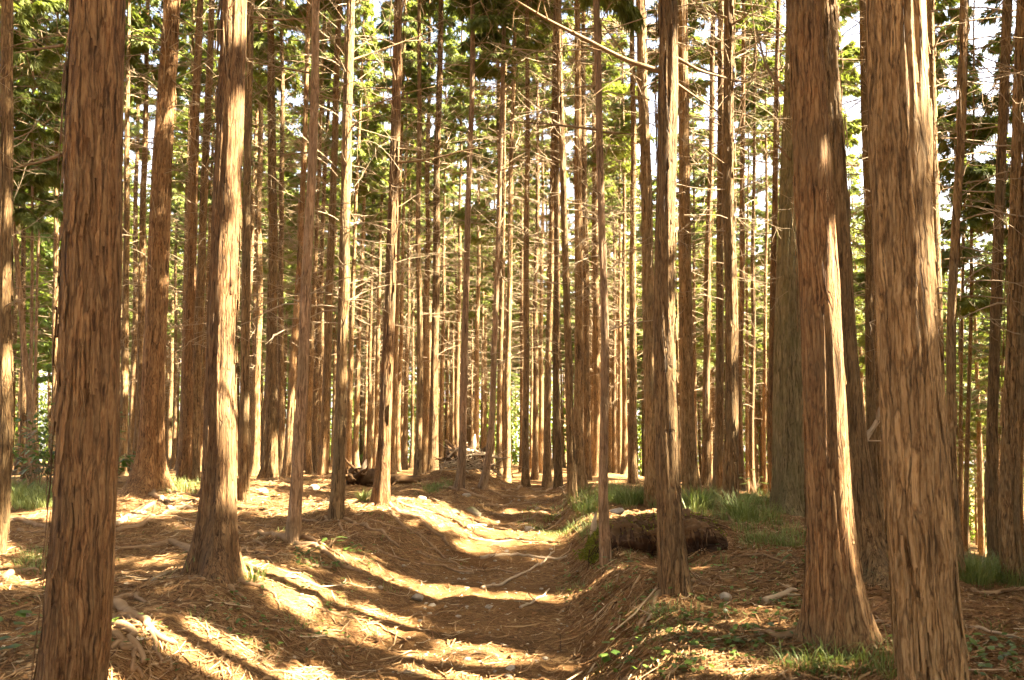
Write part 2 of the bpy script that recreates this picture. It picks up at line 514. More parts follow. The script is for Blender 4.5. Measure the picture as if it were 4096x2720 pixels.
# x of base, row of base, x at row 1500, x where it leaves the top edge, width, distance or None (= where the ground is), label
T = [
    (20, 2213, 28, 34, 52, None, 'dark slim conifer cut by the left edge, left of the big near trunk'),
    (322, 2790, 345, 382, 236, 4.05, 'big shaded conifer nearest on the left, brown bark from bottom edge to top edge'),
    (163, 1947, 115, -40, 24, 14.5, 'crooked thin conifer leaning to the left above the leafy shrub'),
    (118, 1935, 124, 139, 14, 16.5, 'spindly pole tree standing upright against the bright gap at far left'),
    (132, 1930, 138, 188, 12, 17.5, 'spindly pole tree tilting to the right against the bright gap at far left'),
    (90, 1940, 93, 100, 22, 20, 'sun striped conifer behind the leaning thin tree at far left'),
    (221, 1930, 222, 236, 25, 22, 'conifer half hidden behind the left edge of the big near trunk'),
    (456, 1920, 462, 494, 26, 21, 'conifer peeping out right behind the big near left trunk, lowest part lit'),
    (497, 1925, 496, 512, 30, 19, 'conifer with broad sunny bands right of the big near left trunk'),
    (531, 1885, 532, 556, 25, 26, 'greenish shaded conifer left of the thick flared tree'),
    (556, 1900, 561, 598, 31, 20, 'brightly lit conifer touching the left edge of the thick flared tree'),
    (603, 1962, 616, 673, 88, None, 'thick conifer with a wide flared foot on the left bank'),
    (706, 1890, 700, 716, 16, 36, 'thin far conifer in the gap right of the thick flared tree'),
    (745, 1925, 755, 802, 42, 15.5, 'reddish conifer standing a little right of the thick flared tree'),
    (785, 1925, 791, 850, 39, 16.5, 'dark conifer with one bright patch touching the large trunk with a sunlit breast'),
    (882, 2292, 887, 920, 122, None, 'large conifer with ragged bark and a round sun patch at breast height, left bank'),
    (988, 2003, 984, 994, 36, None, 'sunlit conifer showing along the right edge of the large ragged trunk'),
    (1028, 1890, 1031, 1043, 30, 20, 'mottled conifer left of the pair with flared feet'),
    (1085, 1907, 1091, 1085, 43, 15.5, 'broad grey brown conifer with a pale flared foot, left of the reddish tree'),
    (1126, 1892, 1126, 1124, 26, 19, 'narrow conifer pressed against the right side of the pale footed tree'),
    (1152, 1925, 1174, 1238, 27, 15, 'dark reddish conifer bending behind the slim smooth leaning tree'),
    (1182, 2172, 1210, 1262, 44, None, 'slim smooth conifer leaning right with a sun bleached foot on the left bank'),
    (1246, 1912, 1243, 1295, 22, 22, 'narrow conifer with a gleaming lower trunk right of the slim leaning tree'),
    (1268, 1900, 1269, 1330, 25, 24, SH),
    (1300, 1930, 1304, 1362, 36, 16.5, 'conifer with a soft flared foot just left of the ragged mid distance tree'),
    (1349, 2075, 1370, 1400, 47, None, 'ragged barked conifer on the left bank between the slim leaning tree and the stump'),
    (1400, 1880, 1403, 1456, 24, 26, SH),
    (1432, 1872, 1432, 1482, 22, 29, SH),
    (1466, 1880, 1466, 1500, 14, 40, SH),
    (1477, 1890, 1480, 1505, 18, 33, SH),
    (1495, 1890, 1495, 1520, 15, 40, SH),
    (1508, 1885, 1510, 1545, 20, 30, SH),
    (1531, 2018, 1547, 1600, 46, None, 'conifer with a bright split foot standing in front of the uprooted stump'),
    (1575, 1902, 1577, 1624, 23, 22, 'glowing conifer close behind the tree with the bright split foot'),
    (1597, 1896, 1599, 1640, 20, 27, SH),
    (1623, 1890, 1627, 1655, 18, 32, SH),
    (1648, 1890, 1651, 1672, 15, 40, SH),
    (1675, 1938, 1677, 1676, 25, 14.8, 'plain straight conifer right of the short fallen log'),
    (1700, 1882, 1703, 1720, 27, 23, 'conifer with a pink lit flank left of the shaggy tree at the mound'),
    (1731, 1917, 1740, 1761, 35, 17, 'shaggy conifer at the left foot of the brush mound'),
    (1768, 1860, 1768, 1790, 19, 32, SH),
    (1792, 1860, 1792, 1806, 13, 44, SH),
    (1811, 1860, 1811, 1822, 13, 46, SH),
    (1830, 1860, 1831, 1850, 21, 28, SH),
    (1838, 1960, 1863, 1891, 30, None, 'conifer with a swept crooked foot in front of the brush pile'),
    (1887, 1860, 1887, 1902, 12, 48, SH),
    (1908, 1850, 1909, 1926, 22, 26, 'conifer with a long pale streak rising behind the brush pile'),
    (1930, 1860, 1930, 1944, 15, 40, SH),
    (1928, 1958, 1972, 2018, 25, None, 'thin conifer with a sunlit swept foot right of the brush pile'),
    (2000, 1925, 2004, 2030, 20, 19, 'dim slim conifer right of the tree with the sunlit swept foot'),
    (2027, 1927, 2030, 2058, 25, 16.5, 'conifer glowing near its foot at the left end of the crest'),
    (2084, 1935, 2086, 2092, 15, 30, SH),
    (2104, 1951, 2104, 2111, 26, None, 'conifer with spreading pale roots in the middle of the crest'),
    (2126, 1930, 2126, 2130, 12, 46, SH),
    (2140, 1945, 2143, 2150, 22, 20, SH),
    (2163, 1935, 2165, 2172, 20, 26, SH),
    (2189, 1951, 2193, 2221, 28, None, 'conifer with a fibrous flared foot on the crest'),
    (2230, 1955, 2230, 2222, 28, None, 'conifer on the crest with a root reaching down to the right'),
    (2289, 2010, 2276, 2234, 33, None, 'dark conifer leaning left at the right rim of the path'),
    (2326, 1970, 2310, 2308, 38, None, 'shaggy conifer with hanging bark strips, right rim of the path'),
    (2345, 1922, 2347, 2331, 28, 17.5, 'dazzlingly lit conifer behind the shaggy tree at the right rim'),
    (2370, 1910, 2375, 2372, 20, 28, SH),
    (2420, 2258, 2409, 2391, 37, None, 'slim smooth yellowish conifer in front of the rotten log'),
    (2438, 1912, 2438, 2436, 15, 40, SH),
    (2456, 1925, 2458, 2455, 18, 33, SH),
    (2477, 1930, 2480, 2478, 18, 32, SH),
    (2490, 1936, 2497, 2490, 22, 26, SH),
    (2525, 1938, 2527, 2530, 31, 15.5, 'straight conifer rising behind the grass, left of the deeply furrowed tree'),
    (2603, 2013, 2599, 2564, 51, None, 'deeply furrowed pale conifer in the grass behind the rotten log'),
    (2692, 2350, 2670, 2664, 90, None, 'stout conifer with peeling plates at the lip of the right bank'),
    (2762, 1945, 2753, 2727, 55, 12.3, 'broad shaded conifer behind the big grass tussock'),
    (2772, 1935, 2778, 2770, 18, 30, 'thin far conifer showing between the broad shaded tree and the leaning one'),
    (2813, 1942, 2829, 2856, 31, 15.5, 'glowing conifer leaning right behind the grass tussocks'),
    (2860, 1962, 2874, 2890, 34, 14.2, 'shaded conifer touching the left edge of the knotty sunny tree'),
    (2909, 2047, 2922, 2922, 54, None, 'knotty sunny conifer among the grass tussocks'),
    (2960, 1972, 2963, 2975, 26, 17, 'reddish conifer right of the knotty sunny tree'),
    (2987, 1970, 2987, 2996, 15, 30, SH),
    (3006, 1976, 3009, 3025, 21, 21, 'bare twiggy conifer left of the mossy giant'),
    (3058, 1990, 3058, 3066, 18, 24, 'thin dark conifer close to the left edge of the mossy giant'),
    (3092, 2000, 3087, 3120, 27, 14, 'reddish conifer half covered by the mossy giant'),
    (3150, 2045, 3154, 3192, 120, None, 'mossy giant with smooth olive grey bark right of the grass'),
    (3332, 2566, 3282, 3198, 152, None, 'big flaky conifer with a glowing trunk on the right, front of a close pair'),
    (3466, 2276, 3372, 3300, 125, None, 'slanting flaky conifer with a splayed foot, rear of the close pair on the right'),
    (3478, 2110, 3482, 3462, 38, 12.0, 'sun edged conifer in the gap right of the close pair'),
    (3506, 2115, 3510, 3530, 38, 12.6, 'shaded conifer in the gap left of the dark big right trunk'),
    (3540, 2140, 3541, 3560, 12, 24, 'very thin far conifer beside the dark big right trunk'),
    (3712, 2790, 3651, 3587, 246, 4.0, 'big dark conifer nearest on the right with furrowed bark, bottom edge to top edge'),
    (3770, 2150, 3752, 3720, 36, 9.5, 'conifer hidden behind the dark big right trunk except its bright upper edge'),
    (3795, 2290, 3814, 3846, 36, None, 'straight slim conifer standing free right of the dark big trunk'),
    (3822, 2250, 3845, 3872, 15, 17, 'spindly conifer with broken side twigs on the right slope'),
    (3842, 2255, 3875, 3896, 18, 16, 'spindly bent conifer left of the three slope trees'),
    (3953, 2292, 3970, 4022, 42, None, 'leftmost of the three straight conifers on the right slope'),
    (4006, 2332, 4030, 4092, 42, None, 'middle one of the three straight conifers on the right slope'),
    (4052, 2345, 4070, 4135, 36, None, 'rightmost of the three straight conifers on the right slope'),
    (4085, 2330, 4092, 4150, 20, 16, 'thin conifer cut by the right edge of the picture'),
]
# needles and soil bank up round the foot of each near tree
NEAR_T = []
for (xb, yb, xm, xt, wpx, D, lab) in T:
    if D is None and wpx > 30:
        p = hit(xb, yb)
        if p[1] < 12.5:
            NEAR_T.append((at(xb, CY, p[1])[0], p[1], .055 + .15 * wpx / F * p[1] * .44, .16 + 1.5 * wpx / F * p[1] * .44))
BUMPS += NEAR_T

# ------------------------------------------------------------------ ground and path: one height field, split along the path's edge
ys = np.concatenate([np.arange(-40, 1.0, .6), np.arange(1.0, 3.6, .1), np.arange(3.6, 11, .03), np.arange(11, 17, .06), np.arange(17, 40, .4), np.arange(40, 90, 2), np.arange(90, 421, 15)])
xs_n = np.arange(-5.2, 5.8, .034)
xs = np.concatenate([np.arange(-300, -40, 20), np.arange(-40, -12, 1.5), np.arange(-12, -5.2, .16), xs_n, np.arange(5.8, 14, .16), np.arange(14, 42, 1.5), np.arange(42, 301, 20)])
X, Y = np.meshgrid(xs, ys)
Z = G(X.ravel(), Y.ravel(), True)
V = np.stack([X.ravel(), Y.ravel(), Z], 1)
nx, ny = len(xs), len(ys)
ii, jj = np.meshgrid(np.arange(nx - 1), np.arange(ny - 1))
q = (jj * nx + ii).ravel()
Q = np.stack([q, q + 1, q + nx + 1, q + nx], 1)
fx, fy = X[:-1, :-1].ravel(), Y[:-1, :-1].ravel()
edge = .25 * vnoise(np.stack([fx * 2.2, fy * 2.2, 0 * fx], 1), 31) + .12 * vnoise(np.stack([fx * 9, fy * 9, 0 * fx], 1), 32)
uu = path_u(fx, fy) + edge
is_path = (uu > -.95) & (uu < .8) & (fy < 40)


def grid_part(mask, name, mat):
    f = Q[mask]
    used, inv = np.unique(f.ravel(), return_inverse=True)
    mb = MB()
    mb.add(V[used], inv.reshape(-1, 4))
    return mb.build(name, mat)


tag(grid_part(~is_path, 'forest_floor', FLOOR), kind='structure')
tag(grid_part(is_path, 'footpath', PATHM), kind='structure')


# ------------------------------------------------------------------ trees
def axis_fn(px_b, px_m, px_t, Y, zb):
    """x of a trunk's middle at height z, from where it stands, where it crosses row 1500 and where it leaves the frame"""
    xm, zm = at(px_m, 1500, Y)[[0, 2]]
    xt, zt = at(px_t, 0, Y)[[0, 2]]
    xb = at(px_b, CY, Y)[0]
    k = (xt - xm) / (zt - zm)
    sweep = xb - (xm + k * (zb - zm))
    return lambda z: xm + k * (z - zm) + sweep * np.exp(-np.maximum(z - zb, 0) / .55)


def trunk_mesh(mb, ax, zb, H, r, nth, dz, seed, flare=.55, rough=1.0, flakes=0, zmax_detail=9.0, ay=0.0):
    """trunk surface in coordinates relative to (ax(zb), 0, zb)"""
    x0 = float(ax(np.array([zb]))[0])
    zl = [-.35]
    while zl[-1] < H:
        z = zl[-1]
        zl.append(z + (dz if z < zmax_detail else dz * 8))
    z = np.array(zl)
    th = np.arange(nth) * 2 * math.pi / nth
    rs = np.random.default_rng(seed)
    rad = r * np.clip((H * 1.02 - z) / (H - 1.8), 0.02, 1.35) ** .8
    ph = rs.uniform(0, 6.28, 4)
    lob = (np.sin(3 * th + ph[0]) + np.sin(5 * th + ph[1]) * .8 + np.sin(2 * th + ph[2]) * .6)[None, :] / 2.2
    fl = np.exp(-np.maximum(z + .05, -.2) / .27)[:, None]
    fl2 = np.exp(-np.maximum(z, 0) / .9)[:, None]
    RR = rad[:, None] * (1 + flare * fl * (1 + .75 * lob) + (.16 if flare > .2 else .02) * fl2 * (1 + .5 * lob) + .03 * lob)
    cxy = np.stack([np.cos(th), np.sin(th)], 1)
    P = np.zeros((len(z), nth, 3))
    P[:, :, 0] = cxy[None, :, 0] * 1.0
    P[:, :, 1] = cxy[None, :, 1] * 1.0
    P[:, :, 2] = z[:, None]
    q_ = P.reshape(-1, 3)
    k = max(2.0, r * 28)
    n1 = vnoise(q_ * np.array([k, k, 1.1]) + seed * 3.1, seed)
    n2 = vnoise(q_ * np.array([k * 2.6, k * 2.6, 3.5]) + seed, seed + 1)
    n3 = vnoise(q_ * np.array([1.3, 1.3, .55]), seed + 2)
    rid = 1 - np.abs(n1) * 2
    d = (.011 * np.sign(rid) * np.abs(rid) ** .7 + .006 * n2) * rough * min(1.4, max(.35, r / .13)) + n3 * r * .09
    RR = RR + d.reshape(RR.shape)
    wob = vnoise(np.stack([z * .45, z * 0 + seed, z * 0], 1), seed + 5) * .03 * np.minimum(z.clip(0), 1)
    Xc = ax(z + zb) - x0 + wob
    Yc = ay * z + vnoise(np.stack([z * .4, z * 0 + seed, z * 0 + 9], 1), seed + 6) * .03
    P[:, :, 0] = Xc[:, None] + RR * np.cos(th)[None, :]
    P[:, :, 1] = Yc[:, None] + RR * np.sin(th)[None, :]
    i = np.arange(len(z) - 1)[:, None] * nth
    j = np.arange(nth)[None, :]
    j2 = (j + 1) % nth
    q = np.stack([i + j, i + j2, i + nth + j2, i + nth + j], -1).reshape(-1, 4)
    mb.add(P.reshape(-1, 3), q)
    # strips of bark that have come loose at their lower end
    for _ in range(flakes):
        zz = rs.uniform(.1, zmax_detail)
        t = rs.uniform(0, 6.283)
        wd, ln = rs.uniform(.004, .013) * (1 + r * 2), rs.uniform(.06, .34)
        lift = rs.uniform(.001, .012) * (.6 + r * 2) * (2.2 if rs.random() < .08 else 1)
        rows = []
        iz = np.interp(zz + np.linspace(0, ln, 4), z, np.arange(len(z)))
        for s_, f_ in zip(range(4), iz):
            a0 = int(f_)
            rr = RR[a0, int(t / 6.283 * nth) % nth] + .002 + lift * ((3 - s_) / 3) ** 1.6
            ww = wd * (.35 + .65 * math.sin(math.pi * (s_ + .8) / 4.4)) / max(rr, .02)
            tw = t + (s_ - 1.5) * .025 * rs.normal()
            zc = zz + ln * s_ / 3
            for e in (-ww, 0, ww):
                b_ = .003 if e == 0 else 0
                rows.append([float(ax(zc + zb)) - x0 + (rr + b_) * math.cos(tw + e), ay * zc + (rr + b_) * math.sin(tw + e), zc])
        qq = []
        for s_ in range(3):
            for e in range(2):
                a0 = s_ * 3 + e
                qq.append([a0, a0 + 1, a0 + 4, a0 + 3])
        mb.add(rows, qq, attr=rs.uniform(.0, .6))
    return x0


def bent(p0, d, L, n=6, up=0.0, wig=.12, rs=random):
    """a wandering stem starting at p0 in direction d"""
    p = np.array(p0, dtype=float)
    d = np.array(d, dtype=float)
    d /= np.linalg.norm(d)
    P = [p.copy()]
    for _ in range(n):
        d = d + np.array([rs.gauss(0, wig), rs.gauss(0, wig), rs.gauss(0, wig) + up])
        d /= np.linalg.norm(d)
        p = p + d * (L / n)
        P.append(p.copy())
    return np.array(P)


def make_twigs(seed, z0, z1, n, lmax=1.7):
    """the network of dead lower branches of one tree"""
    rs = random.Random(seed)
    mb = MB()
    for _ in range(n):
        z = z0 + (z1 - z0) * rs.random() ** .75
        a = rs.uniform(0, 6.283)
        L = lmax * rs.uniform(.35, 1.0) * (.55 + .45 * (z - z0) / (z1 - z0))
        el = rs.gauss(.22, .28)
        d = (math.cos(a) * math.cos(el), math.sin(a) * math.cos(el), math.sin(el))
        P = bent((0.05 * math.cos(a), .05 * math.sin(a), z), d, L, 6, rs.gauss(-.02, .05), .09, rs)
        r0 = .0045 + .0062 * rs.random() * L
        tone = rs.random()
        mb.tube(P, np.linspace(r0, r0 * .3, len(P)), 4, tone, False)
        for _ in range(rs.randint(3, 7)):
            k = rs.randint(2, 6)
            dd = P[k] - P[k - 1]
            dd = dd / np.linalg.norm(dd) + np.array([rs.gauss(0, .6), rs.gauss(0, .6), rs.gauss(-.1, .5)])
            T = bent(P[k], dd, L * rs.uniform(.15, .45), 4, rs.gauss(0, .08), .2, rs)
            mb.tube(T, np.linspace(r0 * .5, r0 * .18, len(T)), 3, tone, False)
    return mb.build('dead_twigs', TWIG, link=False)


def make_crown(seed, H=9.0, Rm=1.75, n=74, dens=15):
    rs = random.Random(seed)
    mb = MB()
    leaf_V, leaf_A = [], []
    for b in range(n):
        f = (b + rs.random()) / n
        z = H * f ** 1.05
        L = (Rm * (1 - f) ** .65 * rs.uniform(.55, 1.15) + .18) * (.8 if f < .1 else 1)
        a = rs.uniform(0, 6.283)
        el = rs.uniform(-.15, .45) + .25 * f
        d = (math.cos(a) * math.cos(el), math.sin(a) * math.cos(el), math.sin(el))
        P = bent((0, 0, z), d, L, 6, -.05, .10, rs)
        mb.mat = 1
        mb.tube(P, np.linspace(.018 * (1 - f * .6), .004, len(P)), 4, rs.random(), False)
        mb.mat = 0
        tone = rs.random()
        ns = int(dens * L) + 4
        for s in range(ns):
            t = .18 + .82 * rs.random() ** .8
            k = t * (len(P) - 1)
            k0 = min(int(k), len(P) - 2)
            p = P[k0] + (P[k0 + 1] - P[k0]) * (k - k0)
            side = 1 if rs.random() < .5 else -1
            fwd = P[k0 + 1] - P[k0]
            fwd = fwd / np.linalg.norm(fwd)
            lat = np.cross(fwd, (0, 0, 1)) * side
            off = rs.uniform(.02, .22 + .12 * (1 - t)) * (1.2 - .5 * t)
            p = p + lat * off + np.array([0, 0, -off * .25 - rs.random() * .06])
            sd_ = fwd * rs.uniform(.3, 1.0) + lat * rs.uniform(.2, .9) + np.array([0, 0, rs.uniform(-.75, .05)])
            sd_ = sd_ / np.linalg.norm(sd_)
            nrm = np.array([rs.gauss(0, .45), rs.gauss(0, .45), 1.0])
            sx = np.cross(sd_, nrm)
            sx = sx / np.linalg.norm(sx)
            S = rs.uniform(.12, .25)
            tn = min(1, max(0, tone * .6 + rs.gauss(.2, .18)))
            for j in range(6):
                an = (j - 2.5) * .30 + rs.gauss(0, .12)
                q0 = p + sd_ * S * (.16 * abs(j - 2.5)) + sx * S * .05 * (j - 2.5)
                dj = sd_ * math.cos(an) + sx * math.sin(an)
                wj = sx * math.cos(an) - sd_ * math.sin(an)
                l = S * (1.0 - .15 * abs(j - 2.5)) * rs.uniform(.75, 1.15)
                wd = l * rs.uniform(.085, .13)
                leaf_V += [q0, q0 + dj * l * .45 + wj * wd, q0 + dj * l + np.array([0, 0, -.25 * l]), q0 + dj * l * .45 - wj * wd]
                leaf_A += [tn] * 4
    LV = np.array(leaf_V)
    mb.add(LV, np.arange(len(LV)).reshape(-1, 4), attr=np.array(leaf_A))
    return mb.build('crown', [NEEDLE, BRANCH], link=False, smooth=False)


# places the sun reaches in the photograph (picture position; depth, or None for the ground):
# the plantation round about is set out so that no crown stands between them and the sun
SUNNY = [(905, 1560, 6.4), (1537, 1900, 10.3), (1575, 1350, 10.3), (2690, 960, 6.4), (2700, 1500, 6.4), (3690, 250, 4), (3740, 1700, 4), (3150, 2640, None), (2600, 2420, None), (2930, 1000, 10.1), (2925, 1900, 10.1), (3300, 1600, 5.2), (3320, 1760, 5.2), (3350, 2450, 5.2), (3440, 1720, 7.2), (3325, 500, 7.2),
         (3690, 870, 4), (3720, 1300, 4), (1400, 2180, None),
         (1650, 2050, None), (2100, 2235, None), (2080, 2100, None), (2880, 2430, None), (3380, 2650, None), (520, 2090, None), (2450, 2010, None), (2800, 2060, None)]
SHADY = [(345, 300, 4.05), (345, 900, 4.05), (340, 1500, 4.05), (335, 2100, 4.05), (3620, 1900, 4), (3640, 2300, 4), (3560, 700, 4), (600, 2560, None), (1150, 2560, None), (2650, 2200, 6.4), (910, 2000, 6.4), (2665, 1700, 6.4), (1500, 2600, None), (1200, 2690, None), (1750, 2690, None), (700, 2250, None), (450, 2350, None), (1500, 2350, None), (2250, 2600, None), (2350, 2420, None), (895, 700, 6.4), (3270, 2000, 5.2), (3220, 900, 5.2)]


def sun_rays(L_):
    return [hit(a, b) if d is None else at(a, b, d) for a, b, d in L_]


SUN_P, SHADE_P = np.array(sun_rays(SUNNY)), np.array(sun_rays(SHADY))
SUNV = np.array(sun_dir)


def blocks(x, y, z0, h, R_, P):
    """which of the lines from P to the sun pass through a crown of radius R_ and height h that starts at z0"""
    zz = np.linspace(z0 - .3, z0 + h, 14)
    rad = R_ * np.clip(1 - (zz - z0) / h, 0, 1) ** .65 + .15
    t = (zz[None, :] - P[:, 2:3]) / SUNV[2]
    dx = P[:, 0:1] + t * SUNV[0] - x
    dy = P[:, 1:2] + t * SUNV[1] - y
    return ((dx * dx + dy * dy < rad * rad) & (t > 0)).any(1)


CROWNS = [make_crown(100 + k, 7.6 + (k % 3) * .6, 1.12 + .14 * (k % 2), 50, 130) for k in range(4)]
CROWNS_WIDE = [make_crown(150 + k, 9.6 + (k % 3) * .6, 1.7 + .2 * (k % 2), 66, 62) for k in range(4)]
TWIGS = [make_twigs(200 + k, 2.2, 9.8, 76) for k in range(6)]
TWIGS_HI = [make_twigs(300 + k, 4.6, 9.5, 30, 1.5) for k in range(3)]

TREES_AT = []          # (x, y, trunk radius) of every tree that stands
tree_no = [0]


def crown_and_twigs(root, H, axx, twig_low, seed, crown_scale=.8, density=1.0):
    rs = random.Random(seed * 7 + 1)
    wide = False
    bl = blocks(root.location.x, root.location.y, root.location.z + H - 8.2, 8, .7, SUN_P).any()
    if bl:  # crown narrowed so that sunlight gets past it to the sunny places
        crown_scale = .45
    zc = H - (10.2 if wide else 8.2)
    kx = axx(zc)
    k = (axx(H - 1) - axx(zc)) / (H - 1 - zc)
    c = obj('crown', (CROWNS_WIDE if wide else CROWNS)[rs.randrange(4)], root, (kx, 0, zc))
    c.rotation_euler = (0, math.atan(k), rs.uniform(0, 6.28))
    c.scale = (crown_scale, crown_scale, 1.0)
    me = TWIGS[rs.randrange(6)] if twig_low else TWIGS_HI[rs.randrange(3)]
    t = obj('dead_twigs', me, root, (axx(0), 0, 0))
    kk = (axx(9) - axx(0)) / 9
    t.rotation_euler = (0, math.atan(kk), 0)
    t['kind'] = 'stuff'
    return c, t


ROOTS = {}
BYX = {}
for (xb, yb, xm, xt, wpx, D, lab) in T:
    if D is None:
        p = hit(xb, yb)
        D = p[1]
    bx = at(xb, CY, D)[0]
    zb = g1(bx, D)
    if any(abs(bx - a) < .05 and abs(D - b) < .6 for a, b, _, _ in NEAR_T):
        zb -= .05
    seed = 1000 + xb
    r = wpx / F * D / 2 * .88
    ax = axis_fn(xb, xm, xt, D, zb)
    rs = random.Random(seed)
    H = rs.uniform(17.2, 19.6) if r > .05 else rs.uniform(13, 15.5)
    if bx > 3.4 and D < 13:          # right-hand slope trees made taller so their crowns let the sun past
        H += 3.5
    if wpx > 100:
        nth, dz, fl = 120, .02, 420
    elif wpx > 40:
        nth, dz, fl = 56, .035, 260
    elif wpx > 24:
        nth, dz, fl = 28, .08, 90
    else:
        nth, dz, fl = 16, .16, 0
    smooth_kind = xb in (1182, 2420, 1838, 1928, 163, 118, 132)
    mat = BARK_MOSS if xb == 3150 else BARK_PALE if smooth_kind else BARK_RED if xb in (322, 603, 882, 745, 1152, 3092, 3332, 1531, 2960) else BARK
    rough = .45 if smooth_kind else .6 if xb == 3150 else 1.25 if xb in (3332, 3466, 2603, 2692) else 1.0
    flare = 0.0 if wpx > 200 else 1.15 if xb in (603, 882, 1085, 3466) else .75 if xb in (3150, 3332, 1531, 2104, 2189) else .45
    if smooth_kind or xb == 3150:
        fl = fl // 5
    root = thing('conifer_tree', lab, 'tree', (bx, D, zb), 0, SG if lab == SH else None)
    mb = MB()
    # nothing tall in the frame needs bark detail above what the lens can see
    zdet = min(9.5, (EYE - zb) + D * .55 + .6)
    trunk_mesh(mb, ax, zb, H, r, nth, dz, seed, flare, rough, fl, zdet, rs.gauss(0, .006))
    mb.build('trunk', mat, root)
    rel = lambda z, a=ax, b=zb, x0=bx: float(a(np.array([z + b]))[0]) - x0
    crown_and_twigs(root, H, rel, D > 10 or wpx < 60, seed)
    TREES_AT.append((bx, D, r))
    BYX[xb] = (root, ax, bx, D, zb, r)

# ------------------------------------------------------------------ repeats: far conifers, and the trees beside and behind the viewpoint
FAR_TRUNKS = []
for k in range(5):
    mb = MB()
    lean = (k - 2) * .004
    trunk_mesh(mb, lambda z, q=lean: z * q, 0.0, 18.0, .105, 14, .22, 70 + k, .5, 1.0, 40, 9.5)
    FAR_TRUNKS.append(mb.build('trunk', BARK, link=False))


def far_tree(x, y, label, group, s=1.0, twig_low=True, hs=1.0, cs=1.0):
    root = thing('conifer_tree', label, 'tree', (x, y, g1(x, y)), random.uniform(0, 6.28), group)
    t = obj('trunk', random.choice(FAR_TRUNKS), root)
    t.scale = (s, s, hs)
    wide = random.random() < min(1, max(.3, (y - 16) / 16))
    root.rotation_euler = (rr.gauss(0, .014), rr.gauss(0, .014), root.rotation_euler.z)
    c = obj('crown', random.choice(CROWNS_WIDE if wide else CROWNS), root, (0, 0, 18 * hs - (10.4 if wide else 8.4)))
    c.rotation_euler = (0, 0, random.uniform(0, 6.28))
    c.scale = (cs, cs, 1)
    tw = obj('dead_twigs', random.choice(TWIGS if twig_low else TWIGS_HI), root)
    tw['kind'] = 'stuff'
    TREES_AT.append((x, y, .1 * s))
    return root


def free(x, y, d):
    return all((x - a) ** 2 + (y - b) ** 2 > d * d for a, b, _ in TREES_AT)


rr = random.Random(5)
n_far, tries = 0, 0
while n_far < 200 and tries < 9000:
    tries += 1
    D = 19 + 58 * rr.random() ** .8
    px = rr.uniform(-150, 4250)
    x = at(px, CY, D)[0]
    if px < 260 and (D < 30 or rr.random() < .55):
        continue
    if abs(px - 2065) < 22 and D < 60:
        continue
    if not free(x, D, 1.9):
        continue
    far_tree(x, D, SH, SG, rr.uniform(.75, 1.2), True, rr.uniform(.92, 1.08), rr.uniform(.9, 1.15))
    n_far += 1
YC = CROWNS_WIDE[1].copy()
YC.materials[0] = YELLOWM
for px, D, lab in ((60, 27, 'yellow green tree glowing in the bright gap, nearest the left edge'), (150, 33, 'yellow green tree glowing in the bright gap behind the two spindly poles'), (255, 30, 'yellow green tree glowing in the bright gap along the big near left trunk')):
    x = at(px, CY, D)[0]
    o = thing('broadleaf_tree', lab, 'tree', (x, D, g1(x, D)), 0, None)
    t = obj('trunk', FAR_TRUNKS[1], o)
    t.scale = (.7, .7, .8)
    c = obj('crown', YC, o, (0, 0, 3.6))
    c.scale = (1.25, 1.25, 1.15)
    TREES_AT.append((x, D, .08))
pts, scl, rot, idx = [], [], [], []
for x0, x1, y0, y1, n, gap in ((3.0, 22, -6, 14, 45, 2.2), (4, 36, -14, 40, 95, 2.2), (-16, 3, -14, 14, 60, 2.3), (-32, 32, -34, 40, 80, 2.8), (25, 75, 20, 80, 70, 3.0), (-80, 80, 46, 108, 330, 2.2), (-48, 48, 45, 66, 150, 1.5)):
    k = tries = 0
    while k < n and tries < 5000:
        tries += 1
        x, y = rr.uniform(x0, x1), rr.uniform(y0, y1)
        if y0 > 44:
            if not (abs(x) < .78 * y and free(x, y, gap)):
                continue
        elif (y > 0 and abs(x) < .70 * y + .9) or math.hypot(x, y) < 2.2 or (abs(x) < 1.0 and y < 1) or not free(x, y, gap) or blocks(x, y, g1(x, y) + 9.8, 8, 1.1, SUN_P).any():
            continue
        TREES_AT.append((x, y, .1))
        pts.append((x, y, g1(x, y)))
        scl.append(rr.uniform(.9, 1.12))
        rot.append((0, 0, rr.uniform(0, 6.283)))
        idx.append(rr.randrange(4) if y0 > 44 else 1 + rr.randrange(3))
        k += 1


# unseen trees added on the sunny side to shade the floor and near trunks
gx, gy = np.meshgrid(np.arange(-6, 6.5, .3), np.arange(4.2, 14.5, .3))
gx, gy = gx.ravel(), gy.ravel()
k = np.abs(gx) < .68 * gy + .3
gx, gy = gx[k], gy[k]
GP = np.stack([gx, gy, G(gx, gy)], 1)
want = vnoise(np.stack([gx * 1.5, gy * 1.1, gx * 0], 1), 88) > np.where(gx > .9, .22, .38)
TP = np.array([(x + r, y, g1(x, y) + zz) for x, y, r in TREES_AT[:len(T)] if y < 14 for zz in np.arange(.4, 6.5, .35)])
want_t = vnoise(TP * np.array([1.7, 1.7, 1.1]), 89) > .14
ALLP = np.vstack([SHADE_P, GP, TP])
WANT = np.concatenate([np.zeros(len(SHADE_P), bool), want, want_t])
near_sunny = (np.linalg.norm(ALLP[:, None] - SUN_P[None], axis=2) < .30).any(1)
WANT |= near_sunny
lit = np.ones(len(ALLP), bool)
for (x, y, z) in pts:
    lit &= ~blocks(x, y, z + 9.8, 7.4, .66, ALLP)
for (root_, ax_, x, y, z, r_) in BYX.values():
    lit &= ~blocks(x, y, z + 9.8, 7, .5, ALLP)
order = [k for k in range(len(ALLP)) if not WANT[k]]
rr.shuffle(order)
n_add = 0
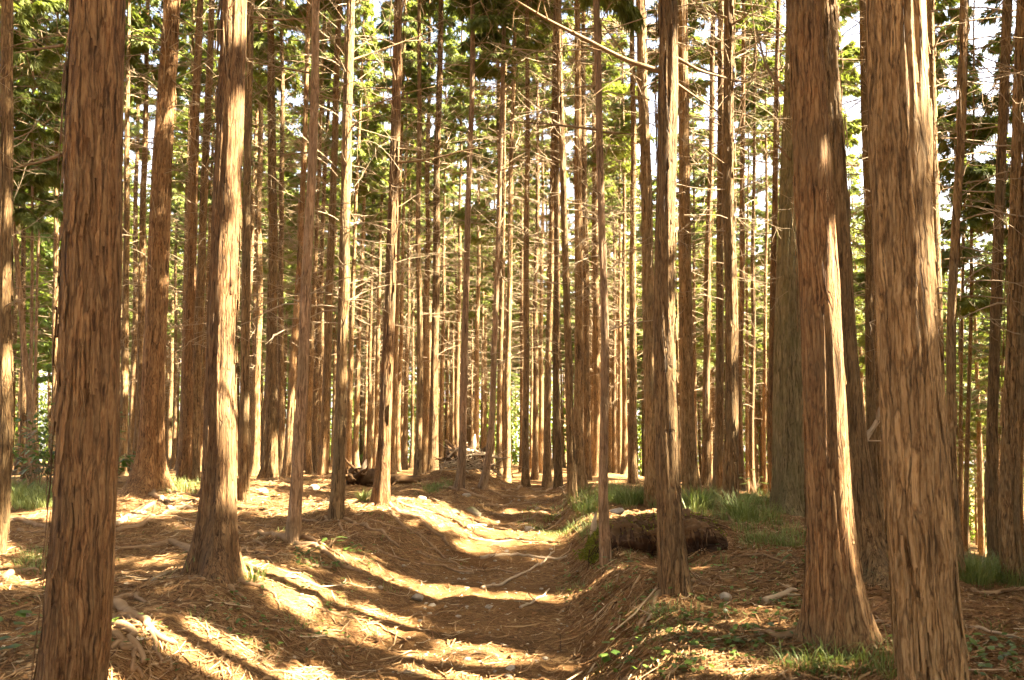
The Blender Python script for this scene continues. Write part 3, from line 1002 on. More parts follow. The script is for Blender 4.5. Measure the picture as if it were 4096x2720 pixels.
for k in list(range(len(SHADE_P))) + order:
    if not lit[k] or n_add >= 260:
        continue
    p = ALLP[k]
    done = False
    for hc, kinds in ((8.0, (4, 5, 6)), (2.9, (7, 8, 9))):
        for zz in list(np.arange(10.3, 10.0 + hc * .8, .3)) * 3:
            t = (zz - p[2]) / SUNV[2]
            x, y = p[0] + t * SUNV[0] + rr.uniform(-.3, .3), p[1] + t * SUNV[1] + rr.uniform(-.3, .3)
            zg = g1(x, y)
            if (y > 0 and abs(x) < .70 * y + .7) or math.hypot(x, y) < 2 or not free(x, y, .6) or blocks(x, y, zg + 9.8, hc, .72, SUN_P).any():
                continue
            TREES_AT.append((x, y, .1))
            pts.append((x, y, zg))
            scl.append(1.0)
            rot.append((0, 0, rr.uniform(0, 6.283)))
            idx.append(kinds[rr.randrange(3)])
            lit &= ~blocks(x, y, zg + 9.8, hc * .93, .40, ALLP)
            n_add += 1
            done = True
            break
        if done:
            break
LOG = (n_add, lit[:len(SHADE_P)], lit[len(SHADE_P):len(SHADE_P) + len(GP)].mean(), lit[-len(TP):].mean(), WANT.mean())


def joined(parts):
    """one mesh out of (mesh, z offset, xy scale)"""
    mb, mats = MB(), []
    for me, dz, sxy, sz in parts:
        V_ = np.zeros(len(me.vertices) * 3)
        me.vertices.foreach_get('co', V_)
        V_ = V_.reshape(-1, 3) * np.array([sxy, sxy, sz]) + np.array([0, 0, dz])
        lv = np.zeros(len(me.loops), dtype=np.int32)
        me.loops.foreach_get('vertex_index', lv)
        pm = np.zeros(len(me.polygons), dtype=np.int32)
        me.polygons.foreach_get('material_index', pm)
        a = np.zeros(len(me.vertices))
        me.attributes['tint'].data.foreach_get('value', a)
        off, n0 = len(mats), mb.n
        mats += list(me.materials)
        mb.add(V_, attr=a)
        Fq = lv.reshape(-1, 4) + n0
        for m in np.unique(pm):
            mb.Q.append((Fq[pm == m].astype(np.int32), int(m) + off))
    return mb.build('conifer', mats, link=False)


src = bpy.data.collections.new('conifer_kinds')
for k in range(10):          # one broad kind, three middling, three slender and three short-topped for added shade trees
    cr = CROWNS_WIDE[0] if k == 0 else CROWNS[k % 4]
    src.objects.link(bpy.data.objects.new('conifer%d' % k, joined([(FAR_TRUNKS[k % 5], 0, 1.15 if k < 4 else .9, 1 if k < 7 else .7), (cr, 9.8 if k else 8.0, 1 if k < 4 else .6, 1 if k < 7 else .38), (TWIGS_HI[k % 3], 0, 1 if k < 4 else .8, 1)])))
me = bpy.data.meshes.new('surrounding_conifers')
me.from_pydata(pts, [], [])
for nm, tp, dat in (('size', 'FLOAT', scl), ('kind_index', 'INT', idx)):
    me.attributes.new(nm, tp, 'POINT').data.foreach_set('value', dat)
me.attributes.new('turn', 'FLOAT_VECTOR', 'POINT').data.foreach_set('vector', np.array(rot).ravel())
so = obj('surrounding_conifers', me)
tag(so, 'mass of further conifers closing the stand behind the last separate trunks and beside the viewpoint', 'trees', kind='stuff')
ng = bpy.data.node_groups.new('plantation', 'GeometryNodeTree')
ng.interface.new_socket('Geometry', in_out='INPUT', socket_type='NodeSocketGeometry')
ng.interface.new_socket('Geometry', in_out='OUTPUT', socket_type='NodeSocketGeometry')
gi, go = ng.nodes.new('NodeGroupInput'), ng.nodes.new('NodeGroupOutput')
inst = ng.nodes.new('GeometryNodeInstanceOnPoints')
ci = ng.nodes.new('GeometryNodeCollectionInfo')
ci.inputs[0].default_value = src
ci.inputs['Separate Children'].default_value = True
inst.inputs['Pick Instance'].default_value = True


def named(nm, tp):
    d = ng.nodes.new('GeometryNodeInputNamedAttribute')
    d.data_type = tp
    d.inputs[0].default_value = nm
    return d.outputs[0]


ng.links.new(gi.outputs[0], inst.inputs['Points'])
ng.links.new(ci.outputs[0], inst.inputs['Instance'])
ng.links.new(named('kind_index', 'INT'), inst.inputs['Instance Index'])
ng.links.new(named('turn', 'FLOAT_VECTOR'), inst.inputs['Rotation'])
ng.links.new(named('size', 'FLOAT'), inst.inputs['Scale'])
ng.links.new(inst.outputs[0], go.inputs[0])
so.modifiers.new('plantation', 'NODES').node_group = ng

# ------------------------------------------------------------------ single branches of the near trees, each a part of its tree
def branch(xb, pts, r0, dy=0.0, mat=BRANCH, name='branch', tone=.5):
    root, ax, bx, D, zb, r = BYX[xb]
    n = len(pts)
    P = np.array([at(px, py, D + dy * k / (n - 1)) for k, (px, py) in enumerate(pts)])
    # smooth through the points
    t = np.linspace(0, n - 1, n * 5)
    S = np.stack([np.interp(t, np.arange(n), P[:, c]) for c in range(3)], 1)
    for _ in range(4):
        S[1:-1] = .5 * S[1:-1] + .25 * (S[:-2] + S[2:])
    S = S - np.array([bx, D, zb])
    mb = MB()
    mb.tube(S, np.linspace(r0, r0 * .35, len(S)), 7, tone)
    rs = random.Random(int(pts[0][0] + pts[0][1]))
    for _ in range(int(len(S) * .35)):
        k = rs.randrange(3, len(S) - 1)
        d = S[k] - S[k - 1]
        d = d / np.linalg.norm(d) + np.array([rs.gauss(0, .7), rs.gauss(0, .7), rs.gauss(0, .7)])
        mb.tube(bent(S[k], d, rs.uniform(.12, .5), 4, 0, .2, rs), np.linspace(r0 * .28, r0 * .1, 5), 4, tone, False)
    return mb.build(name, mat, root)


branch(988, [(985, 62), (1080, 80), (1190, 78), (1300, 58)], .020, -.3)
branch(1349, [(1400, 243), (1480, 215), (1600, 172), (1730, 124)], .016, .5)
branch(1349, [(1400, 452), (1480, 425), (1600, 378), (1740, 345)], .015, .4)
branch(1349, [(1405, 20), (1440, 5), (1480, -30)], .018, .1)
branch(1349, [(1398, 520), (1440, 480), (1500, 460)], .010, -.2)
branch(1531, [(1590, 650), (1720, 640), (1860, 600), (1990, 580)], .016, -.4)
branch(1531, [(1570, 250), (1480, 240), (1300, 238), (1280, 240)], .011, .3)
branch(1531, [(1572, 355), (1480, 350), (1420, 355)], .010, -.2)
branch(1182, [(1240, 292), (1150, 275), (1030, 254), (960, 240)], .012, -.3)
branch(1182, [(1235, 610), (1110, 622), (1020, 625)], .010, .3)
branch(2692, [(2640, 285), (2500, 240), (2330, 150), (2190, 80), (2060, 0)], .022, -.4, tone=.9)
branch(2692, [(2700, 228), (2800, 285), (2900, 310), (2950, 330)], .015, .4)
branch(2692, [(2700, 330), (2800, 400), (2880, 450)], .012, .4)
branch(2420, [(2395, 520), (2300, 508), (2150, 492), (2060, 488)], .014, -.3)
branch(2420, [(2410, 528), (2470, 533), (2560, 538)], .013, .2)
branch(2420, [(2385, 112), (2300, 118), (2220, 112)], .010, -.2)
branch(2909, [(2905, 310), (2780, 265), (2700, 230)], .014, .3)
branch(2909, [(2905, 70), (2830, 45), (2770, 0)], .016, .2)
branch(2909, [(2935, 92), (2985, 65), (3030, 0)], .015, -.3)
branch(2909, [(2935, 320), (3000, 330), (3030, 240), (3015, 100), (3000, -40)], .013, -.3)
branch(2909, [(2940, 560), (2960, 500), (2975, 420), (2985, 360)], .010, -.2)
branch(2909, [(2905, 660), (2820, 600), (2760, 520)], .010, -.2)
branch(3466, [(3300, 235), (3400, 238), (3480, 240)], .010, .3)
branch(3332, [(3140, 360), (3100, 320), (3060, 260), (3030, 130)], .014, .1)
branch(3332, [(3160, 640), (3110, 580), (3060, 540)], .009, -.1)
branch(3770, [(3740, 110), (3850, 85), (4000, 68), (4110, 62)], .014, .5)
branch(3770, [(3745, 650), (3860, 620), (3960, 600), (4050, 605)], .013, .2)
branch(3770, [(3735, 350), (3800, 320), (3870, 290)], .010, .2)
branch(322, [(250, 180), (160, 195), (60, 212)], .009, .5)
branch(322, [(255, 615), (170, 645), (60, 672)], .011, .5)
branch(603, [(690, 60), (780, 110), (850, 170)], .013, -.5)
branch(603, [(680, 190), (760, 240), (830, 285)], .012, -.4)
branch(603, [(640, 580), (560, 560), (500, 540)], .010, -.6)
branch(603, [(690, 320), (760, 390), (820, 450)], .010, -.3)
branch(882, [(905, 0), (890, 60), (900, 200), (915, 350)], .005, -.15)
branch(3466, [(3440, 1790), (3470, 1745), (3505, 1690), (3530, 1600)], .030, .1, DEADWOOD, 'broken_branch', .9)

# ------------------------------------------------------------------ roots: each a part of the tree it belongs to
def smooth_pts(pts, n=6, it=3):
    P = np.array(pts, dtype=float)
    t = np.linspace(0, len(P) - 1, (len(P) - 1) * n + 1)
    S = np.stack([np.interp(t, np.arange(len(P)), P[:, c]) for c in range(P.shape[1])], 1)
    for _ in range(it):
        S[1:-1] = .5 * S[1:-1] + .25 * (S[:-2] + S[2:])
    return S


def on_ground(pts, lift, wig=.03, seed=0):
    P = np.array([hit(a, b) for a, b in pts])
    S = smooth_pts(P, 8)
    k = np.arange(len(S))
    S[:, 0] += wig * vnoise(np.stack([k * .35, k * 0 + seed, k * 0], 1), 51)
    S[:, 1] += wig * vnoise(np.stack([k * .35, k * 0 + seed, k * 0 + 7], 1), 52)
    S[:, 2] = G(S[:, 0], S[:, 1], True) + lift
    return S


def root(xb, pts, r0, r1=None, seed=0, lift=.35):
    tr, ax, bx, D, zb, r = BYX[xb]
    S = on_ground(pts, r0 * lift, .04, seed) - np.array([bx, D, zb])
    rad = np.linspace(r0, r1 or r0 * .4, len(S)) * (1 + .18 * vnoise(np.stack([np.arange(len(S)) * .6, np.arange(len(S)) * 0 + seed, np.arange(len(S)) * 0], 1), 53))
    mb = MB()
    mb.tube(S, rad, 9, random.Random(seed).random() * .6)
    return mb.build('root', ROOT, tr)


RT = [
    (322, [(430, 2430), (500, 2460), (580, 2500), (640, 2560), (700, 2600)], .035), (322, [(430, 2400), (480, 2405), (540, 2395), (580, 2420)], .03),
    (322, [(440, 2500), (510, 2550), (560, 2600), (585, 2680)], .028), (322, [(430, 2560), (500, 2590), (530, 2660), (545, 2740)], .022),
    (322, [(440, 2470), (560, 2510), (630, 2570), (650, 2650), (690, 2740)], .02), (322, [(450, 2580), (545, 2560), (600, 2570)], .018),
    (322, [(60, 2700), (130, 2690), (210, 2720)], .02),
    (882, [(930, 2310), (980, 2340), (1040, 2345), (1090, 2400)], .026), (882, [(850, 2310), (800, 2330), (760, 2320)], .022), (882, [(900, 2330), (930, 2370), (980, 2400)], .02),
    (882, [(800, 2230), (700, 2180), (600, 2190), (470, 2200)], .045), (882, [(960, 2250), (1060, 2240), (1100, 2260)], .02),
    (1182, [(1200, 2180), (1300, 2220), (1370, 2270), (1440, 2305)], .035), (1182, [(1160, 2175), (1090, 2150), (1030, 2140), (960, 2160)], .035), (1182, [(1215, 2160), (1290, 2180), (1350, 2230), (1420, 2290)], .022),
    (1349, [(1375, 2080), (1450, 2110), (1530, 2135), (1600, 2200)], .028), (1349, [(1330, 2085), (1260, 2090), (1180, 2080)], .024), (1349, [(1355, 2090), (1365, 2125), (1400, 2160)], .018),
    (1531, [(1560, 2020), (1600, 2060), (1680, 2090), (1760, 2145), (1800, 2190)], .034), (1531, [(1500, 2020), (1400, 2025), (1310, 2035)], .022),
    (1531, [(1570, 2010), (1660, 2040), (1760, 2060), (1850, 2110)], .026), (1531, [(1545, 2030), (1600, 2100), (1680, 2150), (1760, 2220), (1800, 2250)], .025),
    (1838, [(1850, 1965), (1900, 1985), (1960, 2000)], .03), (1838, [(1825, 1960), (1790, 1950), (1740, 1955)], .03),
    (1928, [(1940, 1965), (1990, 1980), (2050, 1985)], .022),
    (603, [(560, 1960), (500, 1985), (440, 1990)], .04), (603, [(660, 1965), (720, 1985), (790, 1985)], .035), (603, [(620, 1975), (640, 2010), (560, 2060), (450, 2090)], .04),
    (603, [(600, 1985), (680, 2020), (760, 2010), (820, 2025)], .03), (603, [(520, 2080), (600, 2070), (700, 2075), (790, 2090)], .03), (603, [(460, 2130), (560, 2110), (640, 2060), (700, 2050)], .035),
    (2104, [(2090, 1955), (2050, 1965), (2010, 1960)], .03), (2104, [(2110, 1955), (2140, 1965), (2170, 1958)], .025),
    (2230, [(2235, 1955), (2255, 1965), (2262, 1985)], .028), (2230, [(2220, 1955), (2180, 1970), (2130, 1965)], .028),
    (2692, [(2660, 2350), (2620, 2400), (2560, 2430)], .026), (2692, [(2720, 2340), (2790, 2330), (2850, 2350)], .024), (2692, [(2640, 2360), (2590, 2480), (2540, 2540), (2500, 2620)], .02),
    (2420, [(2430, 2260), (2450, 2280), (2490, 2290)], .014),
    (3332, [(3300, 2560), (3200, 2555), (3090, 2560), (3000, 2545)], .03), (3332, [(3370, 2550), (3450, 2490), (3520, 2500)], .02), (3332, [(3290, 2530), (3250, 2500), (3230, 2520)], .035),
    (3466, [(3500, 2270), (3540, 2300), (3570, 2330)], .05), (3466, [(3440, 2230), (3480, 2290), (3520, 2310)], .04), (3466, [(3500, 2320), (3560, 2290), (3600, 2280)], .035),
    (3712, [(3580, 2520), (3480, 2495), (3440, 2500)], .018), (20, [(20, 2320), (80, 2297), (214, 2293)], .03), (20, [(50, 2090), (120, 2100), (230, 2130)], .04), (20, [(60, 2130), (150, 2145), (240, 2140)], .03),
    (2909, [(2910, 2050), (2960, 2080), (3020, 2090)], .02),
]
RT += [(1531, [(1880, 2160), (1960, 2172), (2060, 2165), (2160, 2172)], .022), (1838, [(1960, 2060), (2040, 2064), (2130, 2058)], .024), (1838, [(1930, 2020), (2020, 2026), (2120, 2016), (2190, 2022)], .022), (2104, [(2010, 1990), (2090, 1992), (2190, 1988)], .024),
       (1531, [(1850, 2110), (1950, 2118), (2080, 2108)], .020), (2289, [(2270, 2015), (2190, 2050), (2090, 2090), (2000, 2100)], .024), (1349, [(1800, 2250), (1900, 2280), (2040, 2290), (2150, 2300)], .018), (2289, [(2290, 2020), (2240, 2090), (2170, 2130)], .02)]
for k, (xb, pts, r0) in enumerate(RT):
    root(xb, pts, r0, None, k)

# bare ground-hugging roots that lace the left bank between the trees
rr = random.Random(21)
for k in range(26):
    xb = rr.choice([882, 1182, 1349, 1531, 603, 1182, 1349])
    x0, y0 = rr.uniform(520, 1700), rr.uniform(2060, 2330)
    if x0 < 800:
        y0 = rr.uniform(2040, 2250)
    sx = rr.uniform(60, 220)
    sl = rr.uniform(-.1, .55)
    root(xb, [(x0, y0), (x0 + sx * .4, y0 + sx * .4 * sl + rr.uniform(-12, 12)), (x0 + sx, y0 + sx * sl)], rr.uniform(.010, .024), None, 100 + k)

# ------------------------------------------------------------------ fallen sticks, each a thing
def stick(pts, r0, label, mat=ROOT, lift=.7, tone=.6, seed=0, name='fallen_stick'):
    S = on_ground(pts, r0 * lift, .015, seed)
    c = S[len(S) // 2].copy()
    mb = MB()
    mb.tube(S - c, np.linspace(r0, r0 * .55, len(S)), 8, tone)
    rs = random.Random(seed)
    for _ in range(2):
        k = rs.randrange(2, len(S) - 2)
        d = np.array([rs.gauss(0, 1), rs.gauss(0, 1), .5])
        mb.tube(bent(S[k] - c, d, rs.uniform(.05, .18), 3, 0, .2, rs), np.linspace(r0 * .4, r0 * .15, 4), 5, tone, False)
    return tag(obj_at(mb, name, mat, c), label, 'stick')


def obj_at(mb, name, mat, c):
    o = mb.build(name, mat)
    o.location = c
    return o


stick([(1929, 2360), (2041, 2329), (2166, 2262), (2215, 2215)], .018, 'forked pale stick lying diagonally across the path', DEADWOOD, tone=.6, seed=1)
stick([(1925, 2237), (2040, 2228), (2160, 2236), (2268, 2230)], .022, 'thick pale stick lying level across the path above the forked one', DEADWOOD, .4, .5, 2)
stick([(2086, 2445), (2140, 2410), (2197, 2365)], .014, 'short thin stick on the right part of the path below the forked one', DEADWOOD, seed=3)
stick([(1240, 2430), (1400, 2480), (1520, 2520), (1640, 2565)], .011, 'long thin dark stick on the left slope of the path', ROOT, tone=.1, seed=4)
stick([(911, 2668), (1010, 2640), (1116, 2623)], .009, 'thin twig at the bottom edge left of the path', ROOT, seed=5)
stick([(3062, 2414), (3120, 2398), (3190, 2376)], .030, 'stout short stick lying left of the glowing pair of trunks', DEADWOOD, seed=6)
stick([(2973, 2231), (3090, 2240), (3232, 2253)], .016, 'dark level stick behind the stout short stick', ROOT, tone=.0, seed=7)
stick([(3455, 2490), (3520, 2500), (3590, 2510)], .013, 'pale stick between the flaky trunk and the dark right trunk', DEADWOOD, seed=8)
stick([(3839, 2512), (3960, 2538), (4092, 2563)], .014, 'long pale stick running to the right edge beside the dark trunk', DEADWOOD, seed=9)
stick([(3850, 2298), (3890, 2302), (3925, 2312)], .025, 'short bright stick in the grass on the right', DEADWOOD, seed=10)
stick([(3893, 2372), (3980, 2380), (4090, 2368)], .024, 'brown stick below the slope trees at the right edge', ROOT, seed=11)
stick([(1900, 2300), (1820, 2290), (1760, 2275)], .018, 'stick at the foot of the left bank beside two small stones', ROOT, seed=12)
stick([(2560, 2070), (2620, 2020), (2690, 1985)], .012, 'thin stick propped in the grass above the rotten log', DEADWOOD, seed=13)
stick([(3010, 2440), (3070, 2420), (3120, 2385)], .010, 'slender stick crossing the sunny litter left of the flaky trunk', DEADWOOD, seed=14)
stick([(2900, 2072), (2950, 2100), (3010, 2122)], .024, 'brown stick in front of the mossy giant', ROOT, seed=15)
stick([(450, 2110), (500, 2080), (580, 2055)], .05, 'flat bleached slab of wood in sun left of the ragged trunk', DEADWOOD, .2, .9, 16)
stick([(670, 2040), (720, 2030), (770, 2036)], .04, 'second bleached slab of wood in front of the flared tree', DEADWOOD, .2, .9, 17)
stick([(1600, 2480), (1720, 2460), (1850, 2455)], .008, 'wiry twig beside the row of stones on the path', ROOT, seed=18)
stick([(2570, 2520), (2610, 2460), (2670, 2430)], .012, 'bent root like stick on the right bank', DEADWOOD, seed=19)

# ------------------------------------------------------------------ stones
def rock_mb(seed, n=3, sq=.62):
    import bmesh
    bm = bmesh.new()
    bmesh.ops.create_icosphere(bm, subdivisions=n, radius=1.0)
    P = np.array([v.co[:] for v in bm.verts])
    F_ = np.array([[v.index for v in f.verts] for f in bm.faces])
    bm.free()
    rs = np.random.default_rng(seed)
    # chop with planes for angular faces
    for _ in range(9):
        nn = rs.normal(size=3)
        nn /= np.linalg.norm(nn)
        d = rs.uniform(.5, .85)
        s = P @ nn
        P = P - np.outer(np.maximum(s - d, 0) * .97, nn)
    P = P * (1 + .09 * vnoise(P * 3.2 + seed, seed))[:, None] * np.array([rs.uniform(.85, 1.25), rs.uniform(.8, 1.1), sq * rs.uniform(.8, 1.2)])
    mb = MB()
    mb.add(P, None, F_)
    return mb


def rock(px, py, rpx, label, mat=ROCK, sq=.62, seed=0, n=3):
    p = hit(px, py)
    s = rpx / F * p[1]
    me = rock_mb(seed + px, n, sq)
    me.V[0] = (me.V[0] * s).astype(np.float32)
    o = obj_at(me, 'stone', mat, (p[0], p[1], p[2] + s * .08))
    o.rotation_euler = (0, 0, random.uniform(0, 6))
    return tag(o, label, 'stone')


rock(1256, 1962, 28, 'pale angular stone right of the slim leaning tree', ROCK_PALE, .9)
rock(1045, 1968, 24, 'rounded pale stone between the large ragged trunk and the slim leaning tree', ROCK_PALE, .7)
rock(1688, 1998, 22, 'sunlit stone on the left bank right of the split footed tree', ROCK_PALE, .7)
rock(1893, 2058, 38, 'largest mossy boulder at the left edge of the path', ROCK_MOSS, .75)
rock(1818, 2052, 26, 'smaller mossy boulder left of the largest one', ROCK_MOSS, .7)
rock(1866, 1988, 18, 'stone just below the swept foot tree', ROCK)
rock(1925, 2106, 20, 'brown stone below the largest mossy boulder', ROCK)
rock(2112, 2124, 24, 'dazzling white stone on the right part of the path', ROCK_PALE, .8)
rock(1668, 2398, 32, 'grey stone at the left end of the row on the path', ROCK, .7)
rock(1729, 2430, 22, 'grey stone second from the left in the row on the path', ROCK, .6)
rock(1782, 2434, 15, 'small grey stone in the middle of the row on the path', ROCK, .7)
rock(1867, 2434, 16, 'small brown stone at the right end of the row on the path', ROCK, .7)
rock(1836, 2326, 15, 'left one of two small round stones on the path', ROCK_PALE, .8)
rock(1860, 2328, 14, 'right one of two small round stones on the path', ROCK_PALE, .8)
rock(1952, 2430, 21, 'flat sunlit stone in the middle of the path', ROCK, .4)
rock(2046, 2680, 24, 'yellowish stone on the path at the bottom edge', ROCK_PALE, .6)
rock(1818, 2620, 17, 'low brown stone on the near path', ROCK, .5)
rock(616, 2330, 24, 'stone left of the foot of the large ragged trunk', ROCK, .8)
rock(98, 2470, 30, 'stone left of the big near left trunk', ROCK, .6)
rock(536, 2296, 13, 'small stone behind the roots of the big near left trunk', ROCK, .6)
rock(1036, 2599, 9, 'tiny stone on bare soil left of the path', ROCK_PALE, .7)
rock(2901, 2396, 26, 'white stone in the sunny litter right of the stout bank tree', ROCK_PALE, .8)
rock(2030, 2160, 16, 'stone in the path above the level stick', ROCK, .6)
rock(1990, 2090, 15, 'stone at the left rim of the upper path', ROCK, .6)
rock(1760, 2110, 18, 'stone on the left bank above the sloping roots', ROCK, .6)
rock(2150, 2040, 14, 'stone on the right side of the upper path', ROCK, .6)

# small stones trodden into the path
mb = MB()
rr = random.Random(3)
base = rock_mb(4, 1, .6)
bv, bt = base.V[0], base.T[0][0]
for _ in range(420):
    y = rr.uniform(4.6, 13.5)
    x = float(path_c(y)) + rr.gauss(-.15, .45)
    s = rr.uniform(.006, .018) * (1 + 1.4 * rr.random() ** 4)
    a = rr.uniform(0, 6.28)
    ca, sa = math.cos(a), math.sin(a)
    vv = bv * s * np.array([1, rr.uniform(.7, 1.3), 1])
    vv = np.stack([vv[:, 0] * ca - vv[:, 1] * sa, vv[:, 0] * sa + vv[:, 1] * ca, vv[:, 2]], 1)
    mb.add(vv + np.array([x, y, float(G(x, y, True)[0])]), None, bt)
tag(mb.build('path_gravel', ROCK), 'small stones trodden into the soil of the path', 'gravel', kind='stuff')

# ------------------------------------------------------------------ needle litter, twigs and bark scraps over the ground
def scatter_bars(N_, xr, yr, lr, wr, seed, keep=None):
    g = np.random.default_rng(seed)
    x = g.uniform(*xr, N_)
    y = yr[0] + (yr[1] - yr[0]) * g.random(N_) ** 1.5
    m = (np.abs(x) < .72 * y + .3)
    u = path_u(x, y)
    bare = (u > -.8) & (u < .7)
    pat = vnoise(np.stack([x * 1.1, y * 1.1, x * 0], 1), 77)
    m &= np.where(bare, g.random(N_) < .30 + .3 * pat, g.random(N_) < .75 + .5 * pat)
    x, y = x[m], y[m]
    n = len(x)
    L = lr[0] + (lr[1] - lr[0]) * g.random(n) ** 2.2
    W = g.uniform(*wr, n)
    a = g.uniform(0, math.pi, n)
    curve = g.normal(0, .25, n)
    V = np.zeros((n, 6, 3))
    hh = g.uniform(.002, .02, n)
    for k, t in enumerate((-.5, 0, .5)):
        cx = x + np.cos(a) * t * L - np.sin(a) * curve * L * (t * t - .1)
        cyy = y + np.sin(a) * t * L + np.cos(a) * curve * L * (t * t - .1)
        z = G(cx, cyy, True) + hh + (g.uniform(0, .02, n) * (L / .15) if k != 1 else .002)
        for s_, sg in enumerate((-1, 1)):
            V[:, k * 2 + s_, 0] = cx - np.sin(a) * W * sg * (.55 if k != 1 else 1)
            V[:, k * 2 + s_, 1] = cyy + np.cos(a) * W * sg * (.55 if k != 1 else 1)
            V[:, k * 2 + s_, 2] = z + sg * W * .4
    q = np.arange(n)[:, None] * 6
    Qd = np.concatenate([q + np.array([0, 2, 3, 1]), q + np.array([2, 4, 5, 3])])
    tone = np.clip(g.normal(.45, .22, n), 0, 1)
    return V.reshape(-1, 3), Qd, np.repeat(tone, 6)


mb = MB()
for args in ((95000, (-6, 6.5), (3.9, 15.5), (.03, .17), (.0012, .0032), 1), (26000, (-6, 6.5), (3.9, 15), (.05, .24), (.0025, .005), 4), (4200, (-6, 6.5), (3.9, 16), (.12, .5), (.003, .007), 2), (12000, (-5, 6), (3.9, 14), (.02, .07), (.005, .013), 3)):
    Vv, Qq, At = scatter_bars(*args)
    mb.add(Vv, Qq, attr=At)
tag(mb.build('needle_litter', LITTER), 'brown needles, twigs and scraps of bark strewn over the forest floor', 'litter', kind='stuff')


# ------------------------------------------------------------------ grass, ground plants, shrub
def blade(mb, p, L, lean, a, wd, tone, segs=4):
    d = np.array([math.cos(a), math.sin(a), 0])
    sd_ = np.array([-math.sin(a), math.cos(a), 0])
    V_, n = [], segs
    for k in range(n + 1):
        t = k / n
        c = np.array(p) + d * lean * L * t ** 1.9 + np.array([0, 0, L * (t - .38 * lean * t * t * t)])
        w_ = wd * (1 - t) ** .6
        V_ += [c - sd_ * w_, c + sd_ * w_]
    mb.add(V_, [[2 * k, 2 * k + 1, 2 * k + 3, 2 * k + 2] for k in range(n)], attr=tone)


def tuft(mb, x, y, n, L, rs, spread=.1, z=None):
    for _ in range(n):
        a = rs.uniform(0, 6.283)
        rr_ = spread * math.sqrt(rs.random())
        px_, py_ = x + rr_ * math.cos(a), y + rr_ * math.sin(a)
        zz = g1(px_, py_) if z is None else z
        blade(mb, (px_, py_, zz - .01), L * rs.uniform(.45, 1.1), rs.uniform(.15, 1.0), a + rs.gauss(0, .5), rs.uniform(.0025, .0055), min(1, max(0, rs.gauss(.35, .25))))


def tussock(px, py, n, L, label, seed, spread=.16):
    p = hit(px, py)
    mb = MB()
    tuft(mb, 0, 0, n, L, random.Random(seed), spread, 0)
    o = obj_at(mb, 'grass_tussock', GRASSM, p)
    return tag(o, label, 'grass')


tussock(2795, 2050, 420, .42, 'big deep green grass tussock right of the stout bank tree', 1, .2)
tussock(2965, 2075, 300, .38, 'grass tussock between the knotty sunny tree and the mossy giant', 2, .18)
tussock(2520, 2020, 360, .40, 'sunny grass tussock left of the deeply furrowed tree', 3, .22)
tussock(2450, 2010, 260, .34, 'grass tussock right of the slim smooth yellowish tree', 4, .2)
tussock(1455, 2010, 120, .22, 'small dark green grass tuft left of the split footed tree', 5, .08)
tussock(2350, 2040, 200, .25, 'grass tuft left of the slim smooth yellowish tree', 6, .2)
tussock(3530, 2330, 130, .2, 'grass tuft between the splayed foot and the dark right trunk', 7, .1)
tussock(1010, 2320, 70, .2, 'sparse grass tuft right of the foot of the large ragged trunk', 8, .1)
tussock(790, 2300, 50, .22, 'sparse grass tuft left of the foot of the large ragged trunk', 9, .1)

mb = MB()
rs = random.Random(77)
for (px0, px1, py0, py1, n, L) in ((2300, 2700, 1955, 2040, 60, .22), (2700, 3150, 1990, 2110, 75, .24), (3830, 4120, 2290, 2350, 60, .26), (2100, 2420, 2030, 2150, 60, .10),
                                   (40, 240, 1960, 2040, 60, .28), (660, 860, 1935, 1985, 30, .2), (2560, 2700, 2440, 2560, 9, .10), (2950, 3250, 2110, 2200, 26, .16), (3100, 3600, 2640, 2720, 16, .16), (1640, 1800, 1930, 1975, 20, .12), (100, 230, 2200, 2300, 26, .1), (3550, 3640, 2150, 2290, 20, .2), (3500, 3560, 2240, 2300, 14, .2)):
    for _ in range(n):
        p = hit(rs.uniform(px0, px1), rs.uniform(py0, py1))
        tuft(mb, p[0], p[1], rs.randint(18, 40), L * rs.uniform(.6, 1.3), rs, .12)
for _ in range(150):
    p = hit(rs.uniform(0, 4096), rs.uniform(2030, 2720))
    if not (-.7 < path_u(p[0], p[1]) < .6):
        tuft(mb, p[0], p[1], rs.randint(6, 16), rs.uniform(.05, .12), rs, .08)
tag(mb.build('woodland_grass', GRASSM), 'soft green grass growing between the trees', 'grass', kind='stuff')


def leaf(mb, p, d, up, L, wd, tone):
    d = np.array(d, dtype=float)
    d /= np.linalg.norm(d)
    s = np.cross(d, up)
    s /= np.linalg.norm(s) + 1e-9
    n = np.cross(s, d)
    V_ = [p, p + d * L * .3 + s * wd - n * wd * .2, p + d * L * .3, p + d * L * .3 - s * wd - n * wd * .2, p + d * L * .68 + s * wd * .75 - n * L * .05, p + d * L * .68 - n * L * .04, p + d * L * .68 - s * wd * .75 - n * L * .05, p + d * L - n * L * .14]
    mb.add(V_, [[1, 4, 5, 2], [2, 5, 6, 3]], [[0, 1, 2], [0, 2, 3], [4, 7, 5], [5, 7, 6]], tone)


